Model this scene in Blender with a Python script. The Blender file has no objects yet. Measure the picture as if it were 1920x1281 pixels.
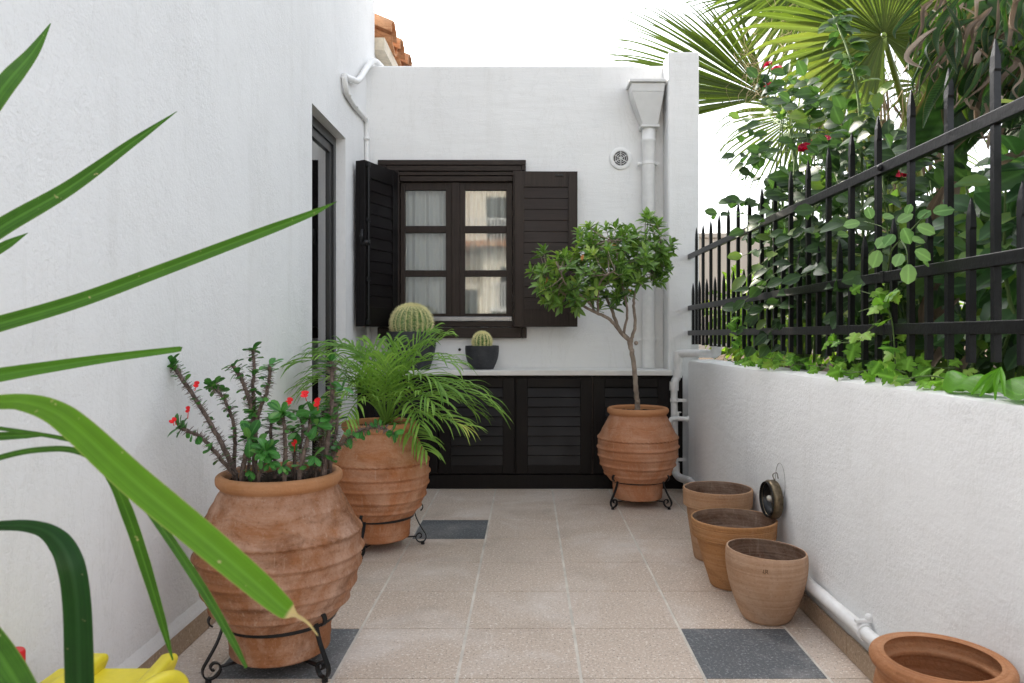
import bpy, math, random
from mathutils import Vector, Matrix, noise as mnoise
R = math.radians
V = Vector
sc = bpy.context.scene
C = sc.collection

# ------------------------------------------------------------------ camera
CAM_H = 1.122
FPX = 1388.0            # focal length in pixels of the 1920 px wide photograph
VPX, VPY = 990.0, 620.0 # vanishing point of the courtyard's depth direction
cam_data = bpy.data.cameras.new('camera')
cam = bpy.data.objects.new('camera', cam_data)
C.objects.link(cam)
cam.location = (0, 0, CAM_H)
cam.rotation_euler = (R(90), 0, 0)
cam_data.sensor_width = 36
cam_data.lens = FPX / 1920 * 36
cam_data.shift_x = -(VPX - 960) / 1920
cam_data.shift_y = -(640.5 - VPY) / 1920
cam_data.clip_start = 0.05
cam_data.clip_end = 1500
cam_data.dof.use_dof = True
cam_data.dof.focus_distance = 3.6
cam_data.dof.aperture_fstop = 7.0
sc.camera = cam

# ------------------------------------------------------------------ light
SUN_AZ = R(-42)     # 0 = straight ahead (+Y), negative = to the left
SUN_EL = R(36)
world = bpy.data.worlds.new('World')
sc.world = world
world.use_nodes = True
wn = world.node_tree
bg = wn.nodes['Background']
sky = wn.nodes.new('ShaderNodeTexSky')
sky.sky_type = 'NISHITA'
sky.sun_disc = False
sky.sun_elevation = SUN_EL
sky.sun_rotation = SUN_AZ
sky.air_density = 1.0
sky.dust_density = 4.0
sky.ozone_density = 1.0
hs = wn.nodes.new('ShaderNodeHueSaturation')
hs.inputs['Saturation'].default_value = 0.27
wn.links.new(sky.outputs['Color'], hs.inputs['Color'])
wn.links.new(hs.outputs['Color'], bg.inputs['Color'])
bg.inputs['Strength'].default_value = 0.15
sun_d = bpy.data.lights.new('sun', 'SUN')
sun = bpy.data.objects.new('sun', sun_d)
C.objects.link(sun)
sun_d.energy = 2.0
sun_d.angle = R(0.5)
sun_d.color = (1.0, 0.9, 0.76)
sdir = V((math.sin(SUN_AZ) * math.cos(SUN_EL), math.cos(SUN_AZ) * math.cos(SUN_EL), math.sin(SUN_EL)))
sun.rotation_euler = sdir.to_track_quat('Z', 'Y').to_euler()
sun.location = (-3, 8, 9)
sc.view_settings.view_transform = 'Standard'
sc.view_settings.look = 'None'
sc.view_settings.exposure = 2.0
sc.view_settings.gamma = 1.0
sc.render.engine = 'CYCLES'
sc.cycles.max_bounces = 8
sc.cycles.diffuse_bounces = 5
sc.cycles.transparent_max_bounces = 12

# ------------------------------------------------------------------ helpers
def P(px, py, Y):
    """the point at depth Y that the photograph shows at pixel (px, py)"""
    return V(((px - VPX) / FPX * Y, Y, CAM_H - (py - VPY) / FPX * Y))

def catmull(pts, m=6):
    pts = [V(p) for p in pts]
    if len(pts) < 3:
        out = []
        for a, b in zip(pts, pts[1:]):
            out += [a.lerp(b, i / m) for i in range(m)]
        return out + [pts[-1]]
    q = [pts[0] * 2 - pts[1]] + pts + [pts[-1] * 2 - pts[-2]]
    out = []
    for i in range(1, len(q) - 2):
        p0, p1, p2, p3 = q[i - 1:i + 3]
        for k in range(m):
            t = k / m
            out.append(0.5 * ((2 * p1) + (p2 - p0) * t + (2 * p0 - 5 * p1 + 4 * p2 - p3) * t * t
                              + (3 * p1 - p0 - 3 * p2 + p3) * t ** 3))
    return out + [pts[-1].copy()]

def lerp(a, b, t): return a + (b - a) * t

def sample(vals, t):
    """piecewise linear lookup, t in 0..1"""
    f = t * (len(vals) - 1)
    i = min(int(f), len(vals) - 2)
    return lerp(vals[i], vals[i + 1], f - i)

class MB:
    """collects shapes in world coordinates and links them as ONE mesh object"""
    def __init__(s):
        s.v, s.f, s.lc, s.mi = [], [], [], []
        s.cur = 0; s.guard = False
    def add(s, verts, faces, lc=None):
        o = len(s.v)
        s.v += [tuple(p) for p in verts]
        s.lc += lc if lc else [(0.5, 0.5, 0.5)] * len(verts)
        for f in faces:
            s.f.append([o + i for i in f]); s.mi.append(s.cur)
        return s
    def box(s, x0, x1, y0, y1, z0, z1, m=None):
        vs = [V((x, y, z)) for z in (z0, z1) for y in (y0, y1) for x in (x0, x1)]
        if m: vs = [m @ p for p in vs]
        return s.add(vs, [(0, 2, 3, 1), (4, 5, 7, 6), (0, 1, 5, 4), (2, 6, 7, 3), (0, 4, 6, 2), (1, 3, 7, 5)])
    def tube(s, pts, rad, n=8, cap=True, lc=None, flat=1.0):
        pts = [V(p) for p in pts]
        if not hasattr(rad, '__len__'): rad = [rad, rad]
        N = len(pts)
        vs, fs, la = [], [], []
        ref = None
        for i, p in enumerate(pts):
            t = (pts[min(i + 1, N - 1)] - pts[max(i - 1, 0)])
            if t.length < 1e-9: t = V((0, 0, 1))
            t.normalize()
            if ref is None:
                ref = V((0, 0, 1)) if abs(t.z) < .9 else V((1, 0, 0))
            a = (ref - t * ref.dot(t))
            if a.length < 1e-6: a = t.orthogonal()
            a.normalize(); ref = a
            b = t.cross(a)
            r = sample(rad, i / max(1, N - 1))
            for k in range(n):
                an = 2 * math.pi * k / n
                vs.append(p + a * math.cos(an) * r + b * math.sin(an) * r * flat)
                la.append((k / n, i / max(1, N - 1), lc if lc is not None else .5))
        for i in range(N - 1):
            for k in range(n):
                k2 = (k + 1) % n
                fs.append((i * n + k, i * n + k2, (i + 1) * n + k2, (i + 1) * n + k))
        if cap:
            fs.append(tuple(reversed(range(n))))
            fs.append(tuple((N - 1) * n + k for k in range(n)))
        return s.add(vs, fs, la)
    def lathe(s, prof, cx, cy, n=64, fn=None, z0=0.0, a0=0.0, a1=2 * math.pi, flip=False):
        full = abs(a1 - a0 - 2 * math.pi) < 1e-6
        cols = n if full else n + 1
        vs, fs, la = [], [], []
        for i, (r, z) in enumerate(prof):
            for k in range(cols):
                th = a0 + (a1 - a0) * k / n
                rr, zz = fn(th, r, z, i) if fn else (r, z)
                vs.append((cx + rr * math.cos(th), cy + rr * math.sin(th), z0 + zz))
                la.append((k / n, i / len(prof), .5))
        for i in range(len(prof) - 1):
            for k in range(n):
                k2 = (k + 1) % cols
                fs.append((i * cols + k, i * cols + k2, (i + 1) * cols + k2, (i + 1) * cols + k))
        if full:
            if prof[0][0] > 1e-5: fs.append(tuple(reversed(range(cols))))
            if prof[-1][0] > 1e-5: fs.append(tuple((len(prof) - 1) * cols + k for k in range(cols)))
        return s.add(vs, fs, la)
    def leaf(s, b, d, n, L, W, rnd=.5, fold=.18, droop=.25, rows=((.0, .12), (.22, .72), (.5, 1.0), (.78, .66)), roll=0):
        """one leaf blade: pointed, folded along its midrib and drooping"""
        d = V(d).normalized()
        if s.guard and (V(b) + d * L).x < XF + .14 and min(b[2], b[2] + d.z * L) - L * .35 < .98: return s
        side = d.cross(V(n))
        if side.length < 1e-5: side = d.orthogonal()
        side.normalize()
        up = side.cross(d)
        if roll:
            q = Matrix.Rotation(roll, 3, d); side = q @ side; up = q @ up
        vs, la = [], []
        for t, w in rows:
            c = V(b) + d * (L * t) - up * (L * droop * t * t)
            hw = W * .5 * w
            vs += [c - side * hw + up * (hw * fold * 2), c, c + side * hw + up * (hw * fold * 2)]
            la += [(0, t, rnd), (.5, t, rnd), (1, t, rnd)]
        vs.append(V(b) + d * (L * .985) - up * (L * droop)); la.append((.5, 1, rnd))
        fs = []
        k = len(rows)
        for i in range(k - 1):
            a = i * 3
            fs += [(a, a + 1, a + 4, a + 3), (a + 1, a + 2, a + 5, a + 4)]
        a = (k - 1) * 3
        fs += [(a, a + 1, a + 3), (a + 1, a + 2, a + 3)]
        return s.add(vs, fs, la)
    def ribbon(s, pts, widths, m=6, face=None, fold=.1, rnd=.5, across=3, twist=0.0):
        """long strap leaf along a curve; face: the way its upper side looks"""
        c = catmull(pts, m)
        N = len(c)
        vs, la = [], []
        for i, p in enumerate(c):
            t = (c[min(i + 1, N - 1)] - c[max(i - 1, 0)]).normalized()
            fv = V(face) if face is not None else (V((0, 0, CAM_H)) - p)
            sd = t.cross(fv)
            if sd.length < 1e-6: sd = t.orthogonal()
            sd.normalize()
            up = sd.cross(t)
            u = i / (N - 1)
            if twist:
                q = Matrix.Rotation(twist * (u if not hasattr(twist, '__len__') else 1), 3, t)
                sd = q @ sd; up = q @ up
            w = sample(widths, u) * .5
            for k in range(across):
                o = -1 + 2 * k / (across - 1)
                vs.append(p + sd * (o * w) + up * (abs(o) * w * fold * 2))
                la.append((k / (across - 1), u, rnd))
        fs = []
        for i in range(N - 1):
            for k in range(across - 1):
                a = i * across + k
                fs.append((a, a + 1, a + across + 1, a + across))
        return s.add(vs, fs, la)
    def strap(s, pts, width, thick, axis):
        """flat iron bar: thin in the plane of the curve, wide along axis"""
        N = len(pts); ax = V(axis).normalized()
        vs, fs = [], []
        for i, p in enumerate(pts):
            t = (V(pts[min(i + 1, N - 1)]) - V(pts[max(i - 1, 0)])).normalized()
            nn = t.cross(ax).normalized()
            for a, b in ((-1, -1), (1, -1), (1, 1), (-1, 1)):
                vs.append(V(p) + ax * (a * width / 2) + nn * (b * thick / 2))
        for i in range(N - 1):
            for k in range(4):
                fs.append((i * 4 + k, i * 4 + (k + 1) % 4, i * 4 + 4 + (k + 1) % 4, i * 4 + 4 + k))
        fs += [(3, 2, 1, 0), tuple((N - 1) * 4 + k for k in range(4))]
        return s.add(vs, fs)
    def ball(s, c, r, n=10, m=7, sq=(1, 1, 1)):
        prof = []
        vs, fs = [], []
        for i in range(m + 1):
            ph = math.pi * i / m
            for k in range(n):
                th = 2 * math.pi * k / n
                vs.append((c[0] + r * sq[0] * math.sin(ph) * math.cos(th), c[1] + r * sq[1] * math.sin(ph) * math.sin(th), c[2] - r * sq[2] * math.cos(ph)))
        for i in range(m):
            for k in range(n):
                fs.append((i * n + k, i * n + (k + 1) % n, (i + 1) * n + (k + 1) % n, (i + 1) * n + k))
        return s.add(vs, fs)
    def build(s, name, m, parent=None, smooth=False, bevel=0, kind=None, autosmooth=None):
        off = V((0, 0, 0))
        p = parent
        while p is not None:
            off += p.location; p = p.parent
        me = bpy.data.meshes.new(name)
        me.from_pydata([(x - off.x, y - off.y, z - off.z) for x, y, z in s.v], [], s.f)
        ms = m if isinstance(m, (list, tuple)) else [m]
        for q in ms: me.materials.append(q)
        if len(ms) > 1: me.polygons.foreach_set('material_index', s.mi)
        if smooth: me.polygons.foreach_set('use_smooth', [True] * len(s.f))
        at = me.attributes.new('lc', 'FLOAT_VECTOR', 'POINT')
        at.data.foreach_set('vector', [c for t in s.lc for c in t])
        me.update()
        if smooth and autosmooth:
            me.set_sharp_from_angle(angle=R(autosmooth))
        o = bpy.data.objects.new(name, me)
        C.objects.link(o)
        if parent: o.parent = parent
        if kind: o['kind'] = kind
        if bevel:
            b = o.modifiers.new('bevel', 'BEVEL')
            b.width = bevel; b.segments = 2; b.limit_method = 'ANGLE'; b.angle_limit = R(50)
            b.harden_normals = False
        return o

def tag(o, label, cat, group=None):
    o['label'] = label; o['category'] = cat
    if group: o['group'] = group
    return o

def thing(name, loc, label, cat, group=None):
    o = bpy.data.objects.new(name, None)
    o.empty_display_size = .1
    C.objects.link(o)
    o.location = loc
    return tag(o, label, cat, group)

def copy_tree(o, parent=None):
    c = o.copy(); C.objects.link(c)
    if parent: c.parent = parent
    for ch in list(o.children): copy_tree(ch, c)
    return c

# ------------------------------------------------------------------ materials
class NT:
    def __init__(s, name):
        s.m = bpy.data.materials.new(name); s.m.use_nodes = True
        s.t = s.m.node_tree; s.t.nodes.clear()
        s.out = s.n('ShaderNodeOutputMaterial')
    def n(s, t, **k):
        x = s.t.nodes.new(t)
        for a, b in k.items(): setattr(x, a, b)
        return x
    def l(s, a, b): s.t.links.new(a, b)
    def coord(s, scale=(1, 1, 1), src='Object'):
        tc = s.n('ShaderNodeTexCoord'); mp = s.n('ShaderNodeMapping')
        mp.inputs['Scale'].default_value = scale
        s.l(tc.outputs[src], mp.inputs['Vector'])
        return mp.outputs['Vector']
    def noise(s, vec, scale, detail=4, rough=.55, dist=0.0):
        x = s.n('ShaderNodeTexNoise')
        x.inputs['Scale'].default_value = scale; x.inputs['Detail'].default_value = detail
        x.inputs['Roughness'].default_value = rough; x.inputs['Distortion'].default_value = dist
        s.l(vec, x.inputs['Vector'])
        return x.outputs['Fac']
    def vor(s, vec, scale, out='Distance', rand=1.0):
        x = s.n('ShaderNodeTexVoronoi'); x.inputs['Scale'].default_value = scale
        x.inputs['Randomness'].default_value = rand
        s.l(vec, x.inputs['Vector'])
        return x.outputs[out]
    def ramp(s, fac, stops, interp='LINEAR'):
        x = s.n('ShaderNodeValToRGB'); x.color_ramp.interpolation = interp
        e = x.color_ramp.elements
        while len(e) < len(stops): e.new(.5)
        for q, (p, c) in zip(e, stops):
            q.position = p
            q.color = (c, c, c, 1) if not hasattr(c, '__len__') else (*c, 1)
        s.l(fac, x.inputs['Fac'])
        return x.outputs['Color']
    def mix(s, f, a, b, mode='MIX'):
        x = s.n('ShaderNodeMix', data_type='RGBA', blend_type=mode)
        for sock, val in ((x.inputs['Factor'], f), (x.inputs[6], a), (x.inputs[7], b)):
            if hasattr(val, 'is_output'): s.l(val, sock)
            elif hasattr(val, '__len__'): sock.default_value = (*val, 1)
            else: sock.default_value = val if sock.type == 'VALUE' else (val, val, val, 1)
        return x.outputs[2]
    def math(s, op, a, b=0.0, clamp=False):
        x = s.n('ShaderNodeMath', operation=op, use_clamp=clamp)
        for sock, val in ((x.inputs[0], a), (x.inputs[1], b)):
            if hasattr(val, 'is_output'): s.l(val, sock)
            else: sock.default_value = val
        return x.outputs[0]
    def bump(s, h, strength, dist=.01, prev=None):
        x = s.n('ShaderNodeBump'); x.inputs['Strength'].default_value = strength
        x.inputs['Distance'].default_value = dist
        s.l(h, x.inputs['Height'])
        if prev: s.l(prev, x.inputs['Normal'])
        return x.outputs['Normal']
    def principled(s, col, rough=.6, spec=.5, normal=None, metal=0.0, coat=0.0):
        x = s.n('ShaderNodeBsdfPrincipled')
        if hasattr(col, 'is_output'): s.l(col, x.inputs['Base Color'])
        else: x.inputs['Base Color'].default_value = (*col, 1)
        if hasattr(rough, 'is_output'): s.l(rough, x.inputs['Roughness'])
        else: x.inputs['Roughness'].default_value = rough
        x.inputs['Specular IOR Level'].default_value = spec
        x.inputs['Metallic'].default_value = metal
        x.inputs['Coat Weight'].default_value = coat
        if normal: s.l(normal, x.inputs['Normal'])
        return x
    def done(s, sh):
        s.l(sh.outputs[0] if hasattr(sh, 'outputs') else sh, s.out.inputs['Surface'])
        return s.m

def m_plaster(name, col=(.80, .80, .795), grain=95, strength=.35, scratch=(1, 1, 1)):
    t = NT(name)
    v = t.coord(); v2 = t.coord(scratch)
    big = t.noise(v, 1.3, 5, .6, .4)
    mid = t.noise(v2, 7, 5, .6, .6)
    c = t.ramp(big, [(.3, tuple(x * .93 for x in col)), (.7, col)])
    c = t.mix(t.ramp(mid, [(.5, 0.0), (.8, .12)]), c, tuple(x * .82 for x in col))
    stain = t.noise(t.coord((5, 5, .7)), 1.4, 6, .65)
    c = t.mix(t.ramp(stain, [(.54, 0.0), (.72, .22)]), c, (.6, .59, .56))
    crack = t.noise(t.coord((1, 1, .25)), 3.1, 7, .7, 1.2)
    c = t.mix(t.ramp(t.math('ABSOLUTE', t.math('SUBTRACT', crack, .5)), [(.0, .22), (.006, 0.0)]), c, (.5, .49, .46))
    g = t.noise(v, grain, 3, .6, .2)
    g2 = t.noise(v2, grain * .3, 3, .5, .4)
    rough_patch = t.ramp(t.noise(v, 2.2, 3), [(.35, .35), (.7, 1.0)])
    h = t.math('MULTIPLY', t.math('ADD', g, t.math('MULTIPLY', g2, .45)), rough_patch)
    nb = t.bump(h, strength, .006)
    nb = t.bump(t.noise(v2, 5, 3), .25, .02, nb)
    return t.done(t.principled(c, .85, .25, nb))

def m_terracotta(name, base=(.44, .21, .105), pale=(.56, .37, .26), dark=(.2, .095, .05), wp=.5, wd=.5, ring=0.0, lines=.22):
    t = NT(name)
    v = t.coord(); vs = t.coord((1, 1, 1.2))
    n1 = t.noise(vs, 5, 6, .62, .5)
    c = t.mix(t.ramp(n1, [(.3, 0.0), (.75, 1.0)]), base, tuple(lerp(b, d, .4) for b, d in zip(base, dark)))
    n2 = t.noise(v, 3.2, 6, .68, .8)
    c = t.mix(t.math('MULTIPLY', t.ramp(n2, [(.42, 0.0), (.6, 1.0)]), wp), c, pale)
    n3 = t.noise(t.coord((1, 1, 1.5)), 3.4, 6, .62, .9)
    c = t.mix(t.math('MULTIPLY', t.ramp(n3, [(.5, 0.0), (.66, 1.0)]), wd), c, dark)
    sp = t.noise(v, 110, 3, .65)
    c = t.mix(t.ramp(sp, [(.57, 0.0), (.68, .28)]), c, pale)
    c = t.mix(t.ramp(sp, [(.32, .4), (.42, 0.0)]), c, dark)
    drip = t.noise(t.coord((28, 28, 3)), 2.2, 3, .6)
    c = t.mix(t.math('MULTIPLY', t.ramp(drip, [(.63, 0.0), (.7, 1.0)]), wp * .25), c, (.66, .52, .42))
    tool = t.noise(t.coord((1.2, 1.2, 60)), 2.5, 3, .5)
    c = t.mix(t.math('MULTIPLY', t.ramp(tool, [(.52, 0.0), (.6, 1.0)]), lines * (.25 if ring else 1)), c, pale)
    c = t.mix(t.math('MULTIPLY', t.ramp(tool, [(.38, 1.0), (.46, 0.0)]), lines * (.35 if ring else 1)), c, dark)
    if ring:
        at = t.n('ShaderNodeAttribute', attribute_name='lc', attribute_type='GEOMETRY')
        sp_ = t.n('ShaderNodeSeparateXYZ'); t.l(at.outputs['Vector'], sp_.inputs[0])
        c = t.mix(t.ramp(sp_.outputs[1], [(ring - .01, 0.0), (ring, .75)]), c, t.mix(n1, tuple(x * 1.05 for x in base), (.5, .25, .1)))
    h = t.math('ADD', t.noise(v, 90, 4, .6), t.math('MULTIPLY', tool, .35))
    nb = t.bump(h, .6, .005)
    return t.done(t.principled(c, t.ramp(n2, [(.3, .62), (.7, .85)]), .14, nb))

def m_wood(name, base=(.021, .0145, .012), rough=.36, axis='z'):
    t = NT(name)
    s = {'z': (40, 40, 1.6), 'x': (1.6, 40, 40), 'y': (40, 1.6, 40)}[axis]
    v = t.coord(s)
    g = t.noise(v, 2.2, 6, .6, .6)
    c = t.ramp(g, [(.25, tuple(x * .6 for x in base)), (.75, tuple(x * 1.5 for x in base))])
    d = t.noise(t.coord(), 6, 4)
    c = t.mix(t.ramp(d, [(.5, 0.0), (.8, .3)]), c, tuple(x * 2.6 for x in base))
    nb = t.bump(g, .25, .002)
    return t.done(t.principled(c, t.ramp(d, [(.3, rough - .06), (.7, rough + .14)]), .17, nb))

def m_leaf(name, a, b, trans=.35, rough=.42, rib=1.0, young=None, tcol=None, veins=0.0, edge=None, tip=None, cross=0.0, spec=.22):
    """a..b: darkest and lightest leaf of the plant (each leaf has its own tint)"""
    t = NT(name)
    at = t.n('ShaderNodeAttribute', attribute_name='lc', attribute_type='GEOMETRY')
    sep = t.n('ShaderNodeSeparateXYZ'); t.l(at.outputs['Vector'], sep.inputs[0])
    ac, al, rn = sep.outputs
    stops = [(0.0, a), (.72, b)] + ([(1.0, young)] if young else [])
    c = t.ramp(rn, stops)
    mid = t.math('SUBTRACT', 1.0, t.math('MULTIPLY', t.math('ABSOLUTE', t.math('SUBTRACT', ac, .5)), 9.0), True)
    c = t.mix(t.math('MULTIPLY', mid, .45 * rib), c, tuple(min(1, x * 1.9 + .02) for x in b))
    blot = t.noise(t.coord(), 30, 4, .6)
    c = t.mix(t.ramp(blot, [(.45, 0.0), (.8, .4)]), c, tuple(x * 1.35 for x in b))
    h = blot
    if veins:
        vv = t.n('ShaderNodeCombineXYZ'); t.l(t.math('MULTIPLY', ac, veins), vv.inputs[0]); t.l(t.math('MULTIPLY', al, .9), vv.inputs[1]); t.l(rn, vv.inputs[2])
        st = t.noise(vv.outputs[0], 1.0, 3, .6)
        c = t.mix(t.ramp(st, [(.4, 0.0), (.7, .38)]), c, tuple(x * 1.8 for x in b))
        h = st
    if veins:
        sp = t.noise(t.coord(), 75, 2, .5)
        c = t.mix(t.ramp(sp, [(.71, 0.0), (.75, .8)]), c, (.42, .36, .18))
    if cross:
        zz = t.math('SINE', t.math('MULTIPLY', t.math('ADD', al, t.math('MULTIPLY', t.math('ABSOLUTE', t.math('SUBTRACT', ac, .5)), -.12)), cross))
        zz = t.math('ADD', t.math('MULTIPLY', zz, .5), .5)
        c = t.mix(t.math('MULTIPLY', zz, .4), c, tuple(x * .45 for x in a))
        h = t.math('ADD', blot, zz)
    if edge:
        e = t.ramp(t.math('ABSOLUTE', t.math('SUBTRACT', ac, .5)), [(.44, 0.0), (.5, .75)])
        c = t.mix(e, c, edge)
    if tip:
        c = t.mix(t.ramp(al, [(.79, 0.0), (.81, 1.0)]), c, tip)
    nb = t.bump(h, .2, .004)
    p = t.principled(c, rough, spec, nb)
    tr = t.n('ShaderNodeBsdfTranslucent')
    if tcol: t.l(t.mix(.6, c, tcol), tr.inputs['Color'])
    else: t.l(t.mix(1.0, c, (1.6, 1.75, .9), 'MULTIPLY'), tr.inputs['Color'])
    mx = t.n('ShaderNodeMixShader'); mx.inputs[0].default_value = trans
    t.l(p.outputs[0], mx.inputs[1]); t.l(tr.outputs[0], mx.inputs[2])
    return t.done(mx)

def m_simple(name, col, rough=.5, spec=.5, metal=0, var=.15, nscale=20, bump=.1, coat=0):
    t = NT(name); v = t.coord()
    n = t.noise(v, nscale, 5, .6, .2)
    c = t.ramp(n, [(.3, tuple(x * (1 - var) for x in col)), (.7, tuple(min(1, x * (1 + var)) for x in col))])
    return t.done(t.principled(c, rough, spec, t.bump(n, bump, .003), metal, coat))

def m_bark(name, a, b, scale=30):
    t = NT(name); v = t.coord((1, 1, .4))
    n = t.noise(v, scale, 5, .65, .5)
    c = t.ramp(n, [(.3, a), (.7, b)])
    return t.done(t.principled(c, .85, .2, t.bump(n, .6, .004)))

def m_tile(name, base, speck_l, speck_d, dust):
    t = NT(name); v = t.coord()
    g = t.n('ShaderNodeNewGeometry')
    rnd = g.outputs['Random Per Island']
    n = t.noise(v, 2.3, 5, .6)
    c = t.mix(n, tuple(x * .9 for x in base), tuple(x * 1.08 for x in base))
    c = t.mix(t.math('MULTIPLY', rnd, .55), c, tuple(x * k for x, k in zip(base, (.86, .84, .80))))
    s1 = t.noise(v, 95, 3, .75)
    s2 = t.noise(v, 125, 3, .75)
    c = t.mix(t.ramp(s1, [(.54, 0.0), (.64, .85)]), c, speck_l)
    c = t.mix(t.ramp(s2, [(.32, 1.0), (.43, 0.0)]), c, speck_d)
    dm = t.noise(v, 1.5, 7, .66, .7)
    sm = t.noise(t.coord((1, 2.4, 1)), 4, 5, .7, .8)
    d = t.math('MULTIPLY', t.ramp(dm, [(.5, 0.0), (.62, 1.0)]), t.ramp(sm, [(.3, .15), (.7, .8)]))
    c = t.mix(t.math('MULTIPLY', d, dust), c, (.80, .74, .69))
    gr = t.noise(v, 3.4, 6, .65, .3)
    c = t.mix(t.ramp(gr, [(.53, 0.0), (.7, .3)]), c, tuple(x * .55 for x in base))
    return t.done(t.principled(c, t.ramp(dm, [(.3, .42), (.7, .7)]), .4, t.bump(s1, .12, .002)))

def m_pane(name, fac=.13, bump=0.0):
    t = NT(name)
    tr = t.n('ShaderNodeBsdfTransparent'); tr.inputs[0].default_value = (.94, .96, .95, 1)
    gl = t.n('ShaderNodeBsdfGlossy'); gl.inputs['Roughness'].default_value = 0.025
    nb = t.bump(t.noise(t.coord(), 2.5, 1), .02, .01)
    t.l(nb, gl.inputs['Normal'])
    lw = t.n('ShaderNodeFresnel'); lw.inputs[0].default_value = 1.5
    f = t.math('ADD', t.math('MULTIPLY', lw.outputs[0], 1.6), fac - .06, True)
    mx = t.n('ShaderNodeMixShader'); t.l(f, mx.inputs[0])
    t.l(tr.outputs[0], mx.inputs[1]); t.l(gl.outputs[0], mx.inputs[2])
    return t.done(mx)

M = {}
M['wall_left'] = m_plaster('rough white plaster', col=(.84, .84, .835), grain=85, strength=.75)
M['wall_back'] = m_plaster('smooth white plaster', col=(.82, .82, .81), grain=120, strength=.32, scratch=(.5, 1, 2.2))
M['wall_right'] = m_plaster('trowelled white plaster', col=(.79, .79, .785), grain=85, strength=.6, scratch=(1, .6, 1.6))
M['white_paint'] = m_simple('white painted plastic', (.78, .78, .77), .45, .5, var=.05, nscale=25, bump=.08)
M['grey_paint'] = m_simple('pale grey painted metal', (.62, .62, .61), .45, .5, var=.05, nscale=12, bump=.06)
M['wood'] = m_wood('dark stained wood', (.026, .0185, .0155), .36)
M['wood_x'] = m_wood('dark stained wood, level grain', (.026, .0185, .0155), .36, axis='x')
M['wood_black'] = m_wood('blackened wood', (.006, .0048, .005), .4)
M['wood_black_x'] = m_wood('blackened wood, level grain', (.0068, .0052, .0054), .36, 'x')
M['iron'] = m_simple('black painted iron', (.008, .008, .009), .36, .32, var=.3, nscale=60, bump=.35)
M['marble'] = m_simple('white marble', (.74, .735, .71), .32, .5, var=.08, nscale=6, bump=.03)
M['alu'] = m_simple('black aluminium', (.018, .018, .019), .35, .5, var=.1, nscale=40, bump=.02)
M['bronze_bar'] = m_simple('grey weather bar', (.3, .3, .31), .35, .5, metal=.5, var=.1)
M['room_shade'] = m_simple('room shade grey', (.12, .115, .11), .9, .1, var=.1)  # dark grey that stands for the shade of unlit rooms
M['pane'] = m_pane('window glass', .075)
M['curtain'] = None
M['tile'] = m_tile('pink beige granite tile', (.62, .505, .415), (.90, .84, .77), (.10, .07, .052), .75)
M['tile_dark'] = m_tile('grey granite tile', (.115, .125, .135), (.36, .37, .38), (.03, .033, .037), .3)
M['skirting'] = m_tile('skirting granite', (.40, .29, .2), (.55, .44, .33), (.13, .09, .06), .1)
M['grout'] = m_simple('pale grout', (.66, .61, .54), .9, .2, var=.22, nscale=6, bump=.2)
M['soil'] = m_simple('dark potting soil', (.03, .022, .016), .95, .1, var=.6, nscale=90, bump=1.0)
M['earth'] = m_simple('garden earth', (.09, .065, .045), .95, .1, var=.4, nscale=30, bump=.8)
M['black_stone'] = None
M['terra_old'] = m_terracotta('weathered terracotta', (.35, .152, .07), (.52, .34, .25), (.14, .056, .024), .8, .9, .83)
M['terra_mid'] = m_terracotta('mottled terracotta', (.46, .185, .08), (.57, .34, .225), (.24, .09, .035), .75, .75, .83)
M['terra_new'] = m_terracotta('clean terracotta', (.48, .205, .1), (.58, .36, .25), (.25, .11, .06), .55, .3, .83)
M['terra_tan'] = m_terracotta('tan terracotta', (.44, .25, .14), (.52, .36, .24), (.22, .12, .065), .5, .45)
M['terra_ochre'] = m_terracotta('ochre terracotta', (.44, .215, .085), (.5, .3, .17), (.17, .085, .04), .35, .6)
M['terra_pale'] = m_terracotta('pale terracotta', (.47, .29, .18), (.56, .4, .29), (.26, .14, .08), .55, .35)
M['terra_red'] = m_terracotta('red brown terracotta', (.45, .2, .09), (.52, .3, .18), (.2, .08, .035), .3, .4)
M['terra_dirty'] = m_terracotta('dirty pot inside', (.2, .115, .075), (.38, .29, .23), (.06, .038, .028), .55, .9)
M['roof_tile'] = m_terracotta('clay roof tile', (.52, .22, .09), (.62, .4, .24), (.2, .09, .05), .5, .5)
M['yellow'] = m_simple('yellow plastic', (.72, .6, .03), .42, .5, var=.12, nscale=14, bump=.06)
M['red'] = m_simple('red plastic', (.55, .01, .015), .4, .5, var=.1)
M['petal'] = m_simple('red petal', (.72, .015, .02), .55, .3, var=.25, nscale=60)
M['rose'] = m_simple('pink red rose petal', (.62, .012, .07), .55, .3, var=.35, nscale=50)
M['thorn_stem'] = m_bark('thorny grey brown stem', (.03, .02, .017), (.24, .18, .15), 85)
M['spine'] = m_simple('grey brown thorn', (.16, .12, .105), .6, .3, var=.3, nscale=80)
M['bark'] = m_bark('grey brown bark', (.16, .12, .095), (.40, .33, .27), 26)
M['bark_dark'] = m_bark('dark bark', (.06, .04, .03), (.17, .12, .085), 26)
M['green_stem'] = m_simple('green stem', (.1, .16, .045), .6, .3, var=.25, nscale=30)
M['petiole'] = m_simple('palm leaf stalk', (.17, .23, .045), .5, .4, var=.25, nscale=20)
M['fibre'] = m_simple('dry palm fibre', (.42, .33, .2), .8, .2, var=.3, nscale=30)
M['leaf_strap'] = m_leaf('strap leaf', (.022, .07, .008), (.058, .155, .012), .26, .4, 1.0, veins=26, edge=(.2, .26, .07))
M['leaf_strap_dark'] = m_leaf('dark strap leaf', (.005, .026, .004), (.011, .05, .007), .12, .32, .7, veins=20, edge=(.05, .1, .03))
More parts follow.
